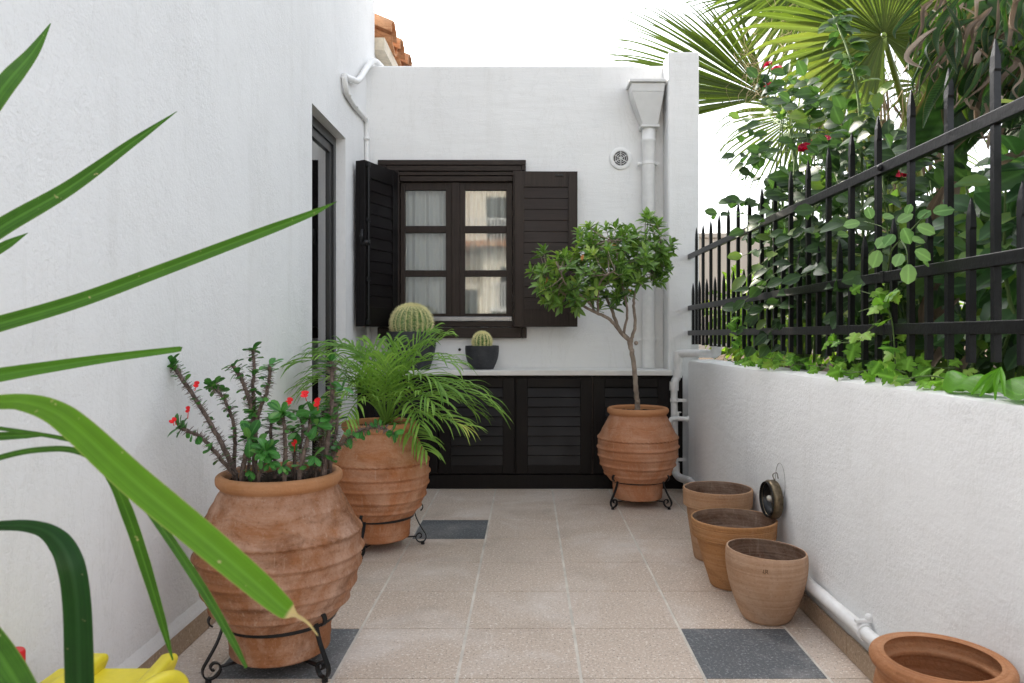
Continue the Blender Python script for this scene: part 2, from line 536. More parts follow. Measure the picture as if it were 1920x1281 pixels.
M['leaf_strap_tip'] = m_leaf('strap leaf with dry tip', (.026, .085, .005), (.085, .20, .012), .34, .42, .8, veins=24, edge=(.28, .33, .08), tip=(.5, .38, .2))
M['leaf_thorn'] = m_leaf('thick oval leaf', (.025, .11, .022), (.07, .23, .045), .15, .36, .8, (.13, .28, .06))
M['leaf_areca'] = m_leaf('feather palm leaflet', (.075, .18, .03), (.24, .40, .075), .3, .38, .5, (.52, .52, .12))
M['leaf_bay'] = m_leaf('bay leaf', (.025, .075, .015), (.18, .32, .06), .26, .34, .9, (.40, .5, .12), spec=.5)
M['leaf_bay_dry'] = m_leaf('withered bay leaf', (.4, .16, .05), (.5, .22, .07), .3, .5, .5)
M['leaf_rose'] = m_leaf('rose leaf', (.015, .038, .013), (.05, .105, .032), .4, .4, .9, (.2, .28, .06), spec=.4)
M['leaf_big'] = m_leaf('glossy broad leaf', (.018, .052, .02), (.05, .125, .04), .34, .34, 1.2, (.18, .3, .06), spec=.45)
M['leaf_hedge'] = m_leaf('hedge leaf', (.012, .032, .009), (.042, .095, .022), .42, .45, .6, (.2, .29, .05))
M['leaf_light'] = m_leaf('yellow green leaf', (.08, .15, .018), (.2, .31, .04), .45, .5, .7, (.36, .42, .07))
M['leaf_vine'] = m_leaf('vine leaf', (.07, .19, .025), (.18, .36, .05), .4, .5, 1.0, (.32, .46, .1))
M['leaf_pale'] = m_leaf('pale round leaf', (.12, .25, .09), (.24, .4, .16), .35, .45, .8)
M['leaf_fan'] = m_leaf('fan palm leaf', (.026, .044, .008), (.078, .112, .02), .36, .42, 1.4, (.18, .20, .05), veins=9)
M['leaf_banana'] = m_leaf('banana leaf', (.009, .028, .008), (.032, .085, .016), .26, .36, 1.0, (.14, .25, .03), cross=200, edge=(.16, .1, .05))
M['leaf_banana_bright'] = m_leaf('green leaf blade', (.04, .14, .012), (.11, .28, .025), .3, .4, 1.0, veins=34)  # brighter green than the hanging banana leaves
M['dry_leaf'] = m_leaf('dry brown leaf', (.075, .055, .04), (.19, .145, .105), .14, .75, .6, (.38, .32, .26), tcol=(.24, .17, .11))
M['cactus'] = m_simple('cactus skin', (.085, .19, .04), .55, .3, var=.2, nscale=30)
M['cactus_spine'] = m_simple('yellow cactus spine', (.85, .79, .42), .6, .3, var=.2, nscale=60)
M['cactus_wool'] = m_simple('cream cactus wool', (.72, .62, .3), .9, .2, var=.2, nscale=90, bump=.6)
M['lamp_black'] = m_simple('black enamel', (.012, .012, .012), .25, .5, var=.1)
M['lamp_brass'] = m_simple('tarnished brass', (.16, .125, .08), .4, .5, metal=.8, var=.6, nscale=30, bump=.1)
M['bulb'] = m_simple('clouded bulb glass', (.6, .57, .5), .12, .6, var=.2)
M['wire'] = m_simple('thin steel wire', (.25, .24, .22), .35, .5, metal=.8)
M['pot_black'] = None

def m_black_stone():
    t = NT('black cast stone'); v = t.coord()
    n = t.noise(v, 14, 5, .6); s = t.noise(v, 190, 2, .55)
    c = t.ramp(n, [(.3, (.018, .019, .022)), (.7, (.045, .047, .053))])
    c = t.mix(t.ramp(s, [(.66, 0.0), (.72, .7)]), c, (.3, .31, .33))
    return t.done(t.principled(c, .6, .4, t.bump(s, .5, .004)))
M['black_stone'] = m_black_stone()

def m_curtain():
    t = NT('sheer curtain')
    v = t.coord((1, 1, 1))
    w = t.noise(t.coord((500, 500, 500)), 1.0, 1)
    c = t.ramp(w, [(.3, (.8, .8, .79)), (.7, (.92, .92, .91))])
    d = t.n('ShaderNodeBsdfDiffuse'); t.l(c, d.inputs['Color'])
    tl = t.n('ShaderNodeBsdfTranslucent'); t.l(c, tl.inputs['Color'])
    mx = t.n('ShaderNodeMixShader'); mx.inputs[0].default_value = .3
    t.l(d.outputs[0], mx.inputs[1]); t.l(tl.outputs[0], mx.inputs[2])
    return t.done(mx)
M['curtain'] = m_curtain()

# ================================================================== SETTING
XL, XR, YB = -1.215, 1.112, 5.56       # left wall, right wall, back wall
ground = MB()
ground.box(-400, 400, -400, 800, -.5, -.06)
ground.build('ground', M['earth'], kind='structure')

# courtyard floor: every slab a raised quad over a sheet of grout
fl = MB()
rng = random.Random(4)
T, gx, gy = .4, .0055, .0028
x_lines = [.171 + .4 * k for k in range(-4, 4)]
y_lines = [2.387 + .4 * k for k in range(-11, 9)]
darks = {(round(.571, 3), 0), (round(-1.029, 3), 0), (round(-.629, 3), 4), (round(.171, 3), -7)}
fl.cur = 0
fl.box(-1.45, 1.3, -2.2, 5.56, -.06, -.0022)
for x in x_lines:
    for k, y in enumerate(y_lines):
        a, b = max(x + gx, -1.214), min(x + T - gx, 1.111)
        if b - a < .02: continue
        fl.cur = 2 if any(abs(x - d[0]) < .01 and d[1] == k - 11 for d in darks) else 1
        z = rng.uniform(-.0004, .0004)
        c, d = y + gy, y + T - gy
        fl.add([(a, c, z), (b, c, z), (b, d, z), (a, d, z), (a, c, z - .003), (b, c, z - .003), (b, d, z - .003), (a, d, z - .003)],
               [(0, 1, 2, 3), (4, 5, 1, 0), (5, 6, 2, 1), (6, 7, 3, 2), (7, 4, 0, 3)])
fl.build('courtyard_floor', [M['grout'], M['tile'], M['tile_dark']], kind='structure')

# raised garden bed behind the low wall
gb = MB()
ys = [-2.0 + .4 * i for i in range(30)]
xs = [1.26 + .45 * i for i in range(14)]
vs = [(x, y, .84 + .05 * mnoise.noise(V((x * 2, y * 2, 0))) + (-.02 if x < 1.3 else 0)) for y in ys for x in xs]
n = len(xs)
gb.add(vs, [(j * n + i, j * n + i + 1, (j + 1) * n + i + 1, (j + 1) * n + i) for j in range(len(ys) - 1) for i in range(n - 1)])
gb.box(1.27, 7.1, -2.0, 9.6, -.06, .76)
gb.build('garden_soil', M['earth'], kind='structure')

# ------------------------------------------------------------------ the tall house on the left
HY0, HY1, HTOP = -2.4, 5.86, 4.3
DY0, DY1, DZ = 4.164, 4.931, 2.402     # doorway
house = thing('house', (XL - .1, 2, 0), 'tall white rendered house wall along the left of the courtyard, with a narrow glazed doorway', 'house')
w = MB()
t_ = .3
w.box(XL - t_, XL, HY0, DY0, -.05, HTOP)
w.box(XL - t_, XL, DY1, HY1, -.05, HTOP)
w.box(XL - t_, XL, DY0, DY1, DZ, HTOP)
w.box(-6.2, XL - t_, HY0, HY0 + .3, -.05, HTOP)
w.box(-6.2, XL - t_, HY1 - .3, HY1, -.05, HTOP)
w.box(-6.5, -6.2, HY0, HY1, -.05, HTOP)
w.build('wall', M['wall_left'], house)
r_ = MB(); r_.box(-6.6, XL + .0, HY0 - .1, HY1 + .0, HTOP + .002, HTOP + .2)
r_.build('roof_slab', M['wall_left'], house)
rm = MB()
rm.box(-3.0, XL - t_ - .002, 3.2, 5.5, -.04, -.02); rm.box(-3.05, -3.0, 3.2, 5.5, -.04, 2.8)
rm.box(-3.0, XL - t_ - .002, 3.15, 3.2, -.04, 2.8); rm.box(-3.0, XL - t_ - .002, 5.5, 5.55, -.04, 2.8)
rm.box(-3.0, XL - t_ - .002, 3.2, 5.5, 2.8, 2.85)
rm.build('interior_shade_box', M['room_shade'], house)  # room box added behind the glass, its darkness put into the colour
sk = MB()
y = HY0
for i in range(18):
    a, b = max(HY0, 2.387 + .4 * (i - 12) + .002), min(DY0, 2.387 + .4 * (i - 11) - .002)
    if b - a > .02: sk.box(XL + .0005, XL + .013, a, b, .0015, .082)
sk.build('skirting', M['skirting'], house, bevel=.002)
q = MB(); q.add([(XL + a, y, z) for y in (HY0, DY0 - .002) for a, z in ((.0005, .0825), (.0125, .0825), (.010, .095), (.0005, .128))],
                [(0, 1, 2, 3), (7, 6, 5, 4), (1, 5, 6, 2), (2, 6, 7, 3)])
q.build('paint_band_ledge', M['wall_back'], house)  # added ledge, sloped to catch light for the brighter white paint band
door = MB()
xd = XL - .064
door.box(xd - .06, xd, DY1 - .055, DY1, .02, DZ)           # far jamb
door.box(xd - .06, xd, DY0, DY0 + .055, .02, DZ)
door.box(xd - .06, xd, DY0 + .055, DY1 - .055, DZ - .06, DZ)
door.box(xd - .06, xd, DY0 + .055, DY1 - .055, .02, .09)
door.box(xd - .045, xd - .012, DY1 - .105, DY1 - .055, .09, DZ - .06)   # leaf stiles
door.box(xd - .045, xd - .012, DY0 + .055, DY0 + .105, .09, DZ - .06)
door.box(xd - .045, xd - .012, DY0 + .105, DY1 - .105, DZ - .115, DZ - .06)
door.box(xd - .045, xd - .012, DY0 + .105, DY1 - .105, .09, .17)
dd = door.build('door', M['alu'], house, bevel=.002)
dg = MB(); dg.box(xd - .033, xd - .027, DY0 + .1, DY1 - .1, .165, DZ - .11)
dg.build('glass_pane', m_pane('door glass', .2), dd)
st = MB(); st.box(XL - .12, XL + .012, DY0, DY1, -.02, .018); st.build('door_step', M['marble'], house, bevel=.003)

# ------------------------------------------------------------------ the low annexe across the end
annex = thing('annexe', (0, YB + .1, 0), 'low white annexe closing the far end, with a shuttered six-pane window', 'building')
OX0, OX1, OZ0, OZ1 = -1.0, -.09, 1.12, 2.35
BT = 3.113
w = MB()
w.add([(x, yy, z) for yy in (YB, YB + .25) for z in (-.05, OZ0, OZ1, BT - .012) for x in (XL, OX0, OX1, 1.236)]
      + [(XL, YB + .012, BT), (1.236, YB + .012, BT), (1.236, YB + .25, BT), (XL, YB + .25, BT)],
      [(j * 4 + i, j * 4 + i + 1, j * 4 + i + 5, j * 4 + i + 4) for j in range(3) for i in range(3) if not (i == 1 and j == 1)]
       + [(5, 6, 22, 21), (6, 10, 26, 22), (10, 9, 25, 26), (9, 5, 21, 25), (12, 13, 14, 15, 33, 32), (32, 33, 34, 35), (15, 31, 34, 33), (28, 12, 32, 35), (16, 20, 24, 28, 12, 8, 4, 0), (3, 7, 11, 15, 31, 27, 23, 19)])
w.box(XL, XL + .25, YB + .25, 6.9, -.05, BT); w.box(.99, 1.236, YB + .25, 6.9, -.05, BT)
w.box(XL + .25, .99, 6.65, 6.9, -.05, BT)
w.build('wall', M['wall_back'], annex)
w = MB(); w.box(XL + .25, .99, YB + .25, 6.65, 2.7, 2.85)
w.build('roof_slab', M['room_shade'], annex)
w = MB(); w.box(1.013, 1.2366, 5.347, YB - .001, -.05, 3.137)
pl = w.build('pillar', M['wall_back'], annex, bevel=.012)
# window
wd = MB()
wd.box(-1.1216, -.016, 5.522, YB - .001, 2.358, 2.396)     # head casing in two steps
wd.box(-1.06, -.050, 5.530, YB - .001, 2.316, 2.356)
wd.box(-1.1216, -1.062, 5.526, YB - .001, 2.318, 2.357)
wd.box(-.048, -.016, 5.526, YB - .001, 2.318, 2.357)
wd.box(-1.1216, -.966, 5.530, YB - .001, 1.148, 2.316)     # jamb casings
wd.box(-.114, -.016, 5.530, YB - .001, 1.148, 2.316)
wd.box(-1.1216, -.050, 5.515, YB - .001, 1.066, 1.146)
wd.box(-.048, -.010, 5.512, YB - .001, 1.066, 1.146)
wd.box(OX0, OX1, 5.545, 5.600, 2.285, 2.314)               # stepped inner head
wd.box(-.964, -.116, 5.556, 5.610, 2.243, 2.283)
wd.box(-.964, -.116, 5.540, 5.610, 1.150, 1.192)
wd.box(OX0, -.966, YB + .001, 5.64, 1.192, 2.243); wd.box(-.114, OX1, YB + .001, 5.64, 1.192, 2.243)
win = wd.build('window', M['wood_x'], annex, bevel=.003)
wb = MB(); wb.box(-.96, -.12, 5.533, 5.58, 1.1935, 1.226); wb.build('weather_bar', M['bronze_bar'], win, bevel=.003)
rows = [(2.183, 1.913), (1.860, 1.578), (1.5295, 1.251)]
for (a, b, pa, pb) in ((-.962, -.5465, -.928, -.621), (-.5435, -.118, -.476, -.165)):
    s_ = MB()
    y0, y1 = 5.588, 5.628
    s_.box(a, pa, y0, y1, 1.228, 2.241); s_.box(pb, b, y0, y1, 1.228, 2.241)
    zs = [2.241] + [z for r in rows for z in r] + [1.228]
    for i in range(0, len(zs), 2):
        s_.box(pa, pb, y0 + .003, y1, zs[i + 1], zs[i])
    sash = s_.build('sash', M['wood'], annex, bevel=.003)
    sash.parent = annex
    for (zt, zb) in rows:
        g = MB(); g.box(pa - .002, pb + .002, 5.611, 5.614, zb - .002, zt + .002)
        g.build('pane', M['pane'], sash)
md = MB(); md.box(-.575, -.515, 5.574, 5.587, 1.229, 2.240); md.build('meeting_stile', M['wood'], win, bevel=.004)
cu = MB()
N = 180
vs, fs = [], []
rg = random.Random(2)
for i in range(N + 1):
    x = -1.1 + 1.05 * i / N
    yy = 5.672 + .016 * math.sin(x * 52 + 1.3 * math.sin(x * 9)) + .012 * math.sin(x * 121 + 2)
    for z in (1.0, 2.4): vs.append((x, yy + (.01 * math.sin(x * 31) if z < 2 else 0), z))
fs = [(2 * i, 2 * i + 2, 2 * i + 3, 2 * i + 1) for i in range(N)]
cu.add(vs, fs); cu.build('curtain', M['curtain'], win, smooth=True)

def louvre_panel(frame, slats, w, h, t, stile, top, bot, n, m, lip=.012, d0=.004, d1=.024):
    """panel in local x 0..w, z 0..h, outer face at y = 0 (looking along -y), thickness t"""
    frame.box(0, stile, 0, t, 0, h, m); frame.box(w - stile, w, 0, t, 0, h, m)
    frame.box(stile, w - stile, .002, t, 0, bot, m); frame.box(stile, w - stile, .002, t, h - top, h, m)
    H = (h - top - bot)
    for i in range(n):
        z0 = bot + H * i / n; z1 = bot + H * (i + 1) / n
        vs = [V((stile, d0, z0)), V((w - stile, d0, z0)), V((w - stile, d1, z1 + .006)), V((stile, d1, z1 + .006)),
              V((stile, d0 + .009, z0 - .004)), V((w - stile, d0 + .009, z0 - .004)), V((w - stile, d1 + .007, z1 + .004)), V((stile, d1 + .007, z1 + .004))]
        vs = [m @ p for p in vs]
        slats.add(vs, [(0, 1, 2, 3), (4, 7, 6, 5), (0, 4, 5, 1), (3, 2, 6, 7), (0, 3, 7, 4), (1, 5, 6, 2)])

# right shutter, folded back flat on the wall
m = Matrix.Translation((-.098, 5.462, 1.1495)) @ Matrix.Rotation(R(1.0), 4, 'Z')
f_, s_ = MB(), MB()
louvre_panel(f_, s_, .464, 1.149, .04, .068, .115, .138, 11, m, d0=.006, d1=.013)
f_.box(.395, .398, -.003, 0, 0, 1.149, m)
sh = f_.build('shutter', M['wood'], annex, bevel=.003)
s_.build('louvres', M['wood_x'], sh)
k_ = MB(); k_.box(.30, .356, -.008, .0015, 1.112, 1.127, m); k_.build('catch', M['iron'], sh, bevel=.003)
# left shutter, standing open against the house; two folded leaves
ang = math.atan2(-.40, -.158)
m = Matrix.Translation((-.965, 5.496, 1.1495)) @ Matrix.Rotation(ang, 4, 'Z') @ Matrix.Diagonal((1, 1, 1, 1))
# its visible side looks towards +X: build it facing local +y by mirroring
mm = Matrix.Translation((-.965, 5.496, 1.1495)) @ Matrix.Rotation(ang + math.pi, 4, 'Z') @ Matrix.Translation((-.43, 0, 0))
f_, s_ = MB(), MB()
def flipy(x): return x
mface = Matrix.Translation((-1.123, 5.096, 1.1495)) @ Matrix.Rotation(math.atan2(.40, .158), 4, 'Z')
louvre_panel(f_, s_, .43, 1.149, .04, .066, .115, .138, 11, mface, d0=.006, d1=.014)
f_.box(.004, .426, .044, .079, 0, 1.149, mface)
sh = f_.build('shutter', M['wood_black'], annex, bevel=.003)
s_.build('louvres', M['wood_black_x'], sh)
k_ = MB()
k_.tube([mface @ V((.028, -.012, .02)), mface @ V((.028, -.012, 1.13))], .007, 8)
for z in (.03, .33, .58, .74, 1.12): k_.box(.012, .044, -.02, .001, z - .014, z + .014, mface)
k_.build('espagnolette_rod', M['iron'], sh)
k_ = MB()
k_.box(-.012, .03, -.024, .03, .565, .595, mface)
k_.tube([mface @ V((-.01, .012, .58)), mface @ V((-.022, .012, .62)), mface @ V((-.016, .012, .67))], [.009, .014, .008], 8)
k_.build('handle', M['iron'], sh, smooth=True)
hl = MB(); hl.tube([V((-.513, YB - .004, .979)), V((-.513, YB + .003, .979))], .011, 12)
hl.build('wall_hole_dot', M['lamp_black'], annex)  # black disc standing in for the dark of a small wall hole

# round ventilation grille
c = V((.696, YB, 2.4135))
vt = thing('vent_grille', c, 'round white ventilation grille on the far wall beside the downpipe', 'vent')
q = MB()
def disc(mb, c, r, y0, y1, n=40, r0=0.0):
    vs = []
    for (rr, yy) in ((r, y1), (r, y0 + .002), (r - .003, y0), (r0, y0), (r0, y1)):
        for k in range(n):
            a = 2 * math.pi * k / n
            vs.append((c.x + rr * math.cos(a), yy, c.z + rr * math.sin(a)))
    fs = []
    for i in range(4):
        for k in range(n):
            fs.append((i * n + k, i * n + (k + 1) % n, (i + 1) * n + (k + 1) % n, (i + 1) * n + k))
    mb.add(vs, fs)
disc(q, c, .083, YB - .012, YB - .001, 48, .058)
q.build('rim', M['white_paint'], vt, smooth=True, autosmooth=40)
q = MB(); disc(q, c, .0575, YB - .003, YB - .001, 40, .0); q.build('opening_shade', M['lamp_black'], vt)  # solid black disc painted for the shade behind the grille
q = MB()
for rr in (.014, .028, .042, .0555):
    q.tube([V((c.x + rr * math.cos(2 * math.pi * k / 36), YB - .008, c.z + rr * math.sin(2 * math.pi * k / 36))) for k in range(37)], .0016, 6, cap=False)
for k in range(6):
    a = math.pi / 6 + math.pi * k / 3
    q.tube([V((c.x, YB - .008, c.z)), V((c.x + .059 * math.cos(a), YB - .008, c.z + .059 * math.sin(a)))], .0022, 6)
q.ball((c.x, YB - .008, c.z), .009)
q.build('grille', M['white_paint'], vt, smooth=True)

# rainwater hopper and downpipe
dp = thing('downpipe', (.895, 5.49, .845), 'white rainwater downpipe with a tapered hopper head, beside the pillar', 'pipe')
q = MB()
def frustum(mb, a, b, z0, z1):
    vs = [(a[0], a[2], z0), (a[1], a[2], z0), (a[1], a[3], z0), (a[0], a[3], z0), (b[0], b[2], z1), (b[1], b[2], z1), (b[1], b[3], z1), (b[0], b[3], z1)]
    mb.add(vs, [(3, 2, 1, 0), (4, 5, 6, 7), (0, 1, 5, 4), (1, 2, 6, 5), (2, 3, 7, 6), (3, 0, 4, 7)])
frustum(q, (.842, .955, 5.435, 5.548), (.755, .992, 5.385, 5.555), 2.635, 2.862)
frustum(q, (.7552, .9918, 5.3852, 5.555), (.752, .996, 5.378, 5.556), 2.8625, 2.925)
q.box(.735, 1.006, 5.362, 5.557, 2.926, 2.948)
q.box(.828, .968, 5.425, 5.556, 2.617, 2.634)
q.build('hopper', M['grey_paint'], dp, bevel=.004)
q = MB()
px_, py_ = .895, 5.492
q.lathe([(.047, .845), (.047, 2.44), (.049, 2.445), (.049, 2.52), (.0525, 2.525), (.0525, 2.54), (.0495, 2.545), (.0495, 2.618)], px_, py_, 28)
q.build('pipe', M['white_paint'], dp, smooth=True, autosmooth=40)
for z in (1.058, 2.362):
    q = MB(); q.lathe([(.0475, z - .011), (.052, z - .011), (.052, z + .011), (.0475, z + .011)], px_, py_, 28)
    q.box(px_ - .078, px_ - .049, py_ - .004, py_ + .004, z - .011, z + .011); q.box(px_ + .049, px_ + .078, py_ - .004, py_ + .004, z - .011, z + .011)
    q.tube([V((px_ - .066, py_ - .012, z)), V((px_ - .066, YB - .002, z))], .006, 8); q.tube([V((px_ + .066, py_ - .012, z)), V((px_ + .066, YB - .002, z))], .006, 8)
    q.build('bracket', M['white_paint'], dp, bevel=.002)

# thin painted conduit in the left corner
cd = thing('conduit', (-1.19, 5.3, 2.0), 'thin white painted conduit bending down the inside corner over the doorway', 'pipe')
cp = [V((-1.13, 5.70, 3.155)), V((-1.150, 5.56, 3.145)), P(690, 124, 5.45), P(673, 150, 5.12), P(660, 149, 5.0), P(645, 143, 4.80), P(648, 163, 4.83), P(652, 178, 4.90),
      P(665, 200, 5.12), P(683, 222, 5.43), P(686, 238, 5.49), P(688, 300, 5.50), V((-1.188, 5.505, 1.9)), V((-1.188, 5.505, .9))]
cp = [V((max(p.x, XL + .018), p.y, p.z)) for p in cp]
q = MB()
q.tube(catmull(cp[:6], 5), [.022, .022], 10); q.tube(catmull(cp[5:], 5), [.019, .018, .018], 10)
q.build('tube', M['white_paint'], cd, smooth=True)
for p in (cp[7], cp[8], cp[9], cp[10] + V((0, 0, -.09))):
    q = MB(); q.ball(p, .026, 12, 8, (1, 1.15, .55)); q.build('clip', M['white_paint'], cd, smooth=True)

# ------------------------------------------------------------------ counter with louvred cupboards
ct = thing('counter', (0, 5.4, 0), 'marble topped counter with dark louvred cupboard doors under the window', 'counter')
q = MB(); q.box(XL + .001, 1.012, 5.195, YB - .001, .806, .8425)
q.build('countertop', M['marble'], ct, bevel=.005)
q = MB(); q.box(XL + .001, 1.10, 5.245, 5.345, .0, .10); q.box(XL + .001, 1.10, 5.262, 5.345, .10, .80)
q.build('carcass', M['wood_black'], ct, bevel=.003)
for x0, x1 in ((-1.165, -.637), (-.628, -.096), (-.084, .452), (.462, 1.0)):
    m = Matrix.Translation((x0, 5.226, .112))
    f_, s_ = MB(), MB()
    louvre_panel(f_, s_, x1 - x0, .675, .034, .082, .066, .062, 8, m)
    dr = f_.build('cupboard_door', M['wood_black'], ct, bevel=.003)
    s_.build('louvres', M['wood_black_x'], dr)
q = MB(); q.box(.4535, .4605, 5.232, 5.26, .104, .80); q.build('divider', M['wood'], ct)

# ------------------------------------------------------------------ low garden wall on the right
gw = thing('garden_wall', (XR + .1, 2, 0), 'low white rendered garden wall running along the right side under the iron fence', 'wall')
def wall_top(y): return .958 + (y - 1.7) / 3.65 * (-.04)
q = MB()
prof = [(XR, -.05), (XR, None, -.03), (XR + .008, None, -.008), (XR + .03, None, 0), (XR + .16, None, .003), (XR + .16, -.05)]
ysec = [-2.1 + .11 * i for i in range(66)]
ysec[-1] = 5.14
vs = []
for y in ysec:
    for p in prof:
        z = p[1] if p[1] is not None else wall_top(y) + p[2] + .004 * mnoise.noise(V((y * 3, 0, 5)))
        vs.append((p[0] + (.004 * mnoise.noise(V((y * 2, z, 1)))), y, z))
k = len(prof)
fs = [(j * k + i, (j + 1) * k + i, (j + 1) * k + i + 1, j * k + i + 1) for j in range(len(ysec) - 1) for i in range(k - 1)]
fs += [tuple(range(k)), tuple(reversed([(len(ysec) - 1) * k + i for i in range(k)]))]
q.add(vs, fs)
q.build('wall', M['wall_right'], gw, smooth=True, autosmooth=40)
q = MB()
for i in range(19):
    a, b = 2.147 + .4 * (i - 10) + .002, 2.147 + .4 * (i - 9) - .002
    if b > 5.12: b = 5.12
    if b - a > .05: q.box(XR - .016, XR - .0045, a, b, .0015, .078 + .004 * math.sin(i * 5))
q.build('skirting', M['skirting'], gw, bevel=.002)

# pipes in the right corner and along the foot of the wall
pc = thing('water_pipe', (1.07, 5.2, .5), 'white plastic waste pipe over the wall end and along the foot of the right wall', 'pipe')
q = MB()
q.tube([V((1.06, 5.235, .955)), V((1.10, 5.20, .962)), V((1.24, 4.92, .968))], [.029, .027], 14)
q.tube([V((1.058, 5.235, .93)), V((1.058, 5.235, .84))], .027, 14)
q.tube(catmull([V((1.058, 5.235, .82)), V((1.054, 5.235, .79)), V((1.035, 5.225, .765)), V((1.030, 5.222, .72))], 4), .027, 14)
q.tube([V((1.030, 5.222, .72)), V((1.034, 5.21, .16))], .025, 14)
q.tube(catmull([V((1.034, 5.21, .17)), V((1.036, 5.20, .125)), V((1.05, 5.12, .105)), V((1.082, 4.95, .118))], 5), .027, 14)
q.tube([V((1.080, 4.96, .118)), V((1.083, 3.2, .14)), V((1.085, 2.38, .15))], .023, 14)
q.tube([V((1.086, 2.385, .15)), V((1.087, 1.2, .152))], .0205, 14)
q.build('pipe', M['white_paint'], pc, smooth=True, autosmooth=50)
for el in ([V((1.06, 5.235, .975)), V((1.06, 5.235, .955)), V((1.059, 5.235, .90))], [V((1.058, 5.235, .845)), V((1.057, 5.235, .79))], [V((1.031, 5.222, .762)), V((1.030, 5.222, .70))],
           [V((1.034, 5.21, .19)), V((1.035, 5.205, .13))], [V((1.236, 4.93, .968)), V((1.245, 4.90, .972)), V((1.247, 4.895, 1.03))]):
    q = MB(); q.tube(el, .033, 14); q.build('elbow', M['white_paint'], pc, smooth=True, autosmooth=50)
for z in (.632, .215):
    q = MB(); q.tube([V((1.031, 5.216, z - .012)), V((1.031, 5.216, z + .012))], .030, 14)
    q.box(1.055, 1.11, 5.20, 5.206, z - .011, z + .011)
    q.build('bracket', M['white_paint'], pc)
q = MB(); q.box(1.06, 1.118, 2.392, 2.406, .176, .186); q.tube([V((1.085, 2.399, .12)), V((1.085, 2.399, .18))], .008, 8)
q.tube([V((1.085, 2.38, .15)), V((1.085, 2.415, .15))], .026, 14); q.ball((1.104, 2.399, .192), .013, 8, 6)
q.build('bracket', M['white_paint'], pc)
tp = thing('water_tap', (1.04, 5.17, .5), 'small white painted tap sticking out of the corner by the pipe', 'tap')
q = MB()
q.tube([V((1.115, 5.13, .508)), V((1.03, 5.135, .512)), V((.995, 5.135, .508)), V((.975, 5.135, .478))], [.017, .016, .017, .019], 12)
q.tube([V((1.04, 5.135, .515)), V((1.04, 5.135, .552))], .009, 10); q.box(1.018, 1.062, 5.13, 5.14, .552, .559)
q.ball((1.112, 5.13, .508), .024, 12, 8, (.5, 1, 1))
q.build('spout', M['white_paint'], tp, smooth=True, autosmooth=50)

# ------------------------------------------------------------------ iron railing fence
XF = 1.165
fence = thing('iron_fence', (XF, 3.4, 1.0), 'black iron railing fence with spear-pointed bars of two heights above the low wall', 'fence')
def railz(zf, zn, y): return lerp(zn, zf, (y - 1.739) / (5.347 - 1.739))
RAILS = ((1.655, 1.652), (1.284, 1.2987), (1.105, 1.131))
y0, y1 = -1.9, 5.355
for zf, zn in RAILS:
    q = MB()
    a, b = railz(zf, zn, y0), railz(zf, zn, y1)
    vs = []
    for y, z in ((y0, a), (y1, b)):
        vs += [(XF - .011, y, z - .017), (XF + .011, y, z - .017), (XF + .011, y, z + .017), (XF - .011, y, z + .017)]
    q.add(vs, [(0, 1, 2, 3), (7, 6, 5, 4), (0, 4, 5, 1), (1, 5, 6, 2), (2, 6, 7, 3), (3, 7, 4, 0)])
    q.build('rail', M['iron'], fence, bevel=.002)
def bar_mesh(z0, z1, y):
    q = MB()
    s = .0088
    zz = [(z0, s, s), (z1 - .085, s, s), (z1 - .078, s * 1.25, s * .95), (z1 - .045, s * 1.15, s * .8), (z1 - .016, s * .55, s * .4), (z1, s * .12, s * .12)]
    vs, fs = [], []
    for z, a, b in zz:
        vs += [(XF - b, y - a, z), (XF + b, y - a, z), (XF + b, y + a, z), (XF - b, y + a, z)]
    for i in range(len(zz) - 1):
        for k in range(4):
            fs.append((i * 4 + k, i * 4 + (k + 1) % 4, i * 4 + 4 + (k + 1) % 4, i * 4 + 4 + k))
    fs += [(3, 2, 1, 0), tuple(len(zz) * 4 - 4 + k for k in range(4))]
    q.add(vs, fs)
    return q
YA = 3.4
long_bar = bar_mesh(1.024, 1.832, YA).build('bar', M['iron'], fence)
short_bar = bar_mesh(1.024, 1.458, YA).build('bar', M['iron'], fence)
rg = random.Random(8)
for kind, proto, first, nmax in ((0, long_bar, 1.844 - .205 * 9, 26), (1, short_bar, 1.742 - .205 * 8, 26)):
    done = False
    for k in range(nmax):
        y = first + .205 * k
        if y > 5.32 or y < 0.0: continue
        o = proto if not done else proto.copy()
        if done: C.objects.link(o); o.parent = fence
        done = True
        o.location = (rg.uniform(-.0015, .0015), y - YA, rg.uniform(-.006, .006) + (.018 * (y < 2.4)))
        o.rotation_euler = (rg.uniform(-.006, .006), 0, rg.uniform(-.03, .03))
for zf, zn in RAILS[:1]:
    q = MB(); q.ball((XF - .014, 2.42, railz(zf, zn, 2.42) + .002), .011, 10, 8); q.build('bolt', M['iron'], fence, smooth=True)
for zf, zn in RAILS[1:]:
    q = MB(); q.box(XF - .0145, XF + .0145, 2.40, 2.424, railz(zf, zn, 2.42) - .019, railz(zf, zn, 2.42) + .019); q.build('rail_joint', M['iron'], fence, bevel=.002)

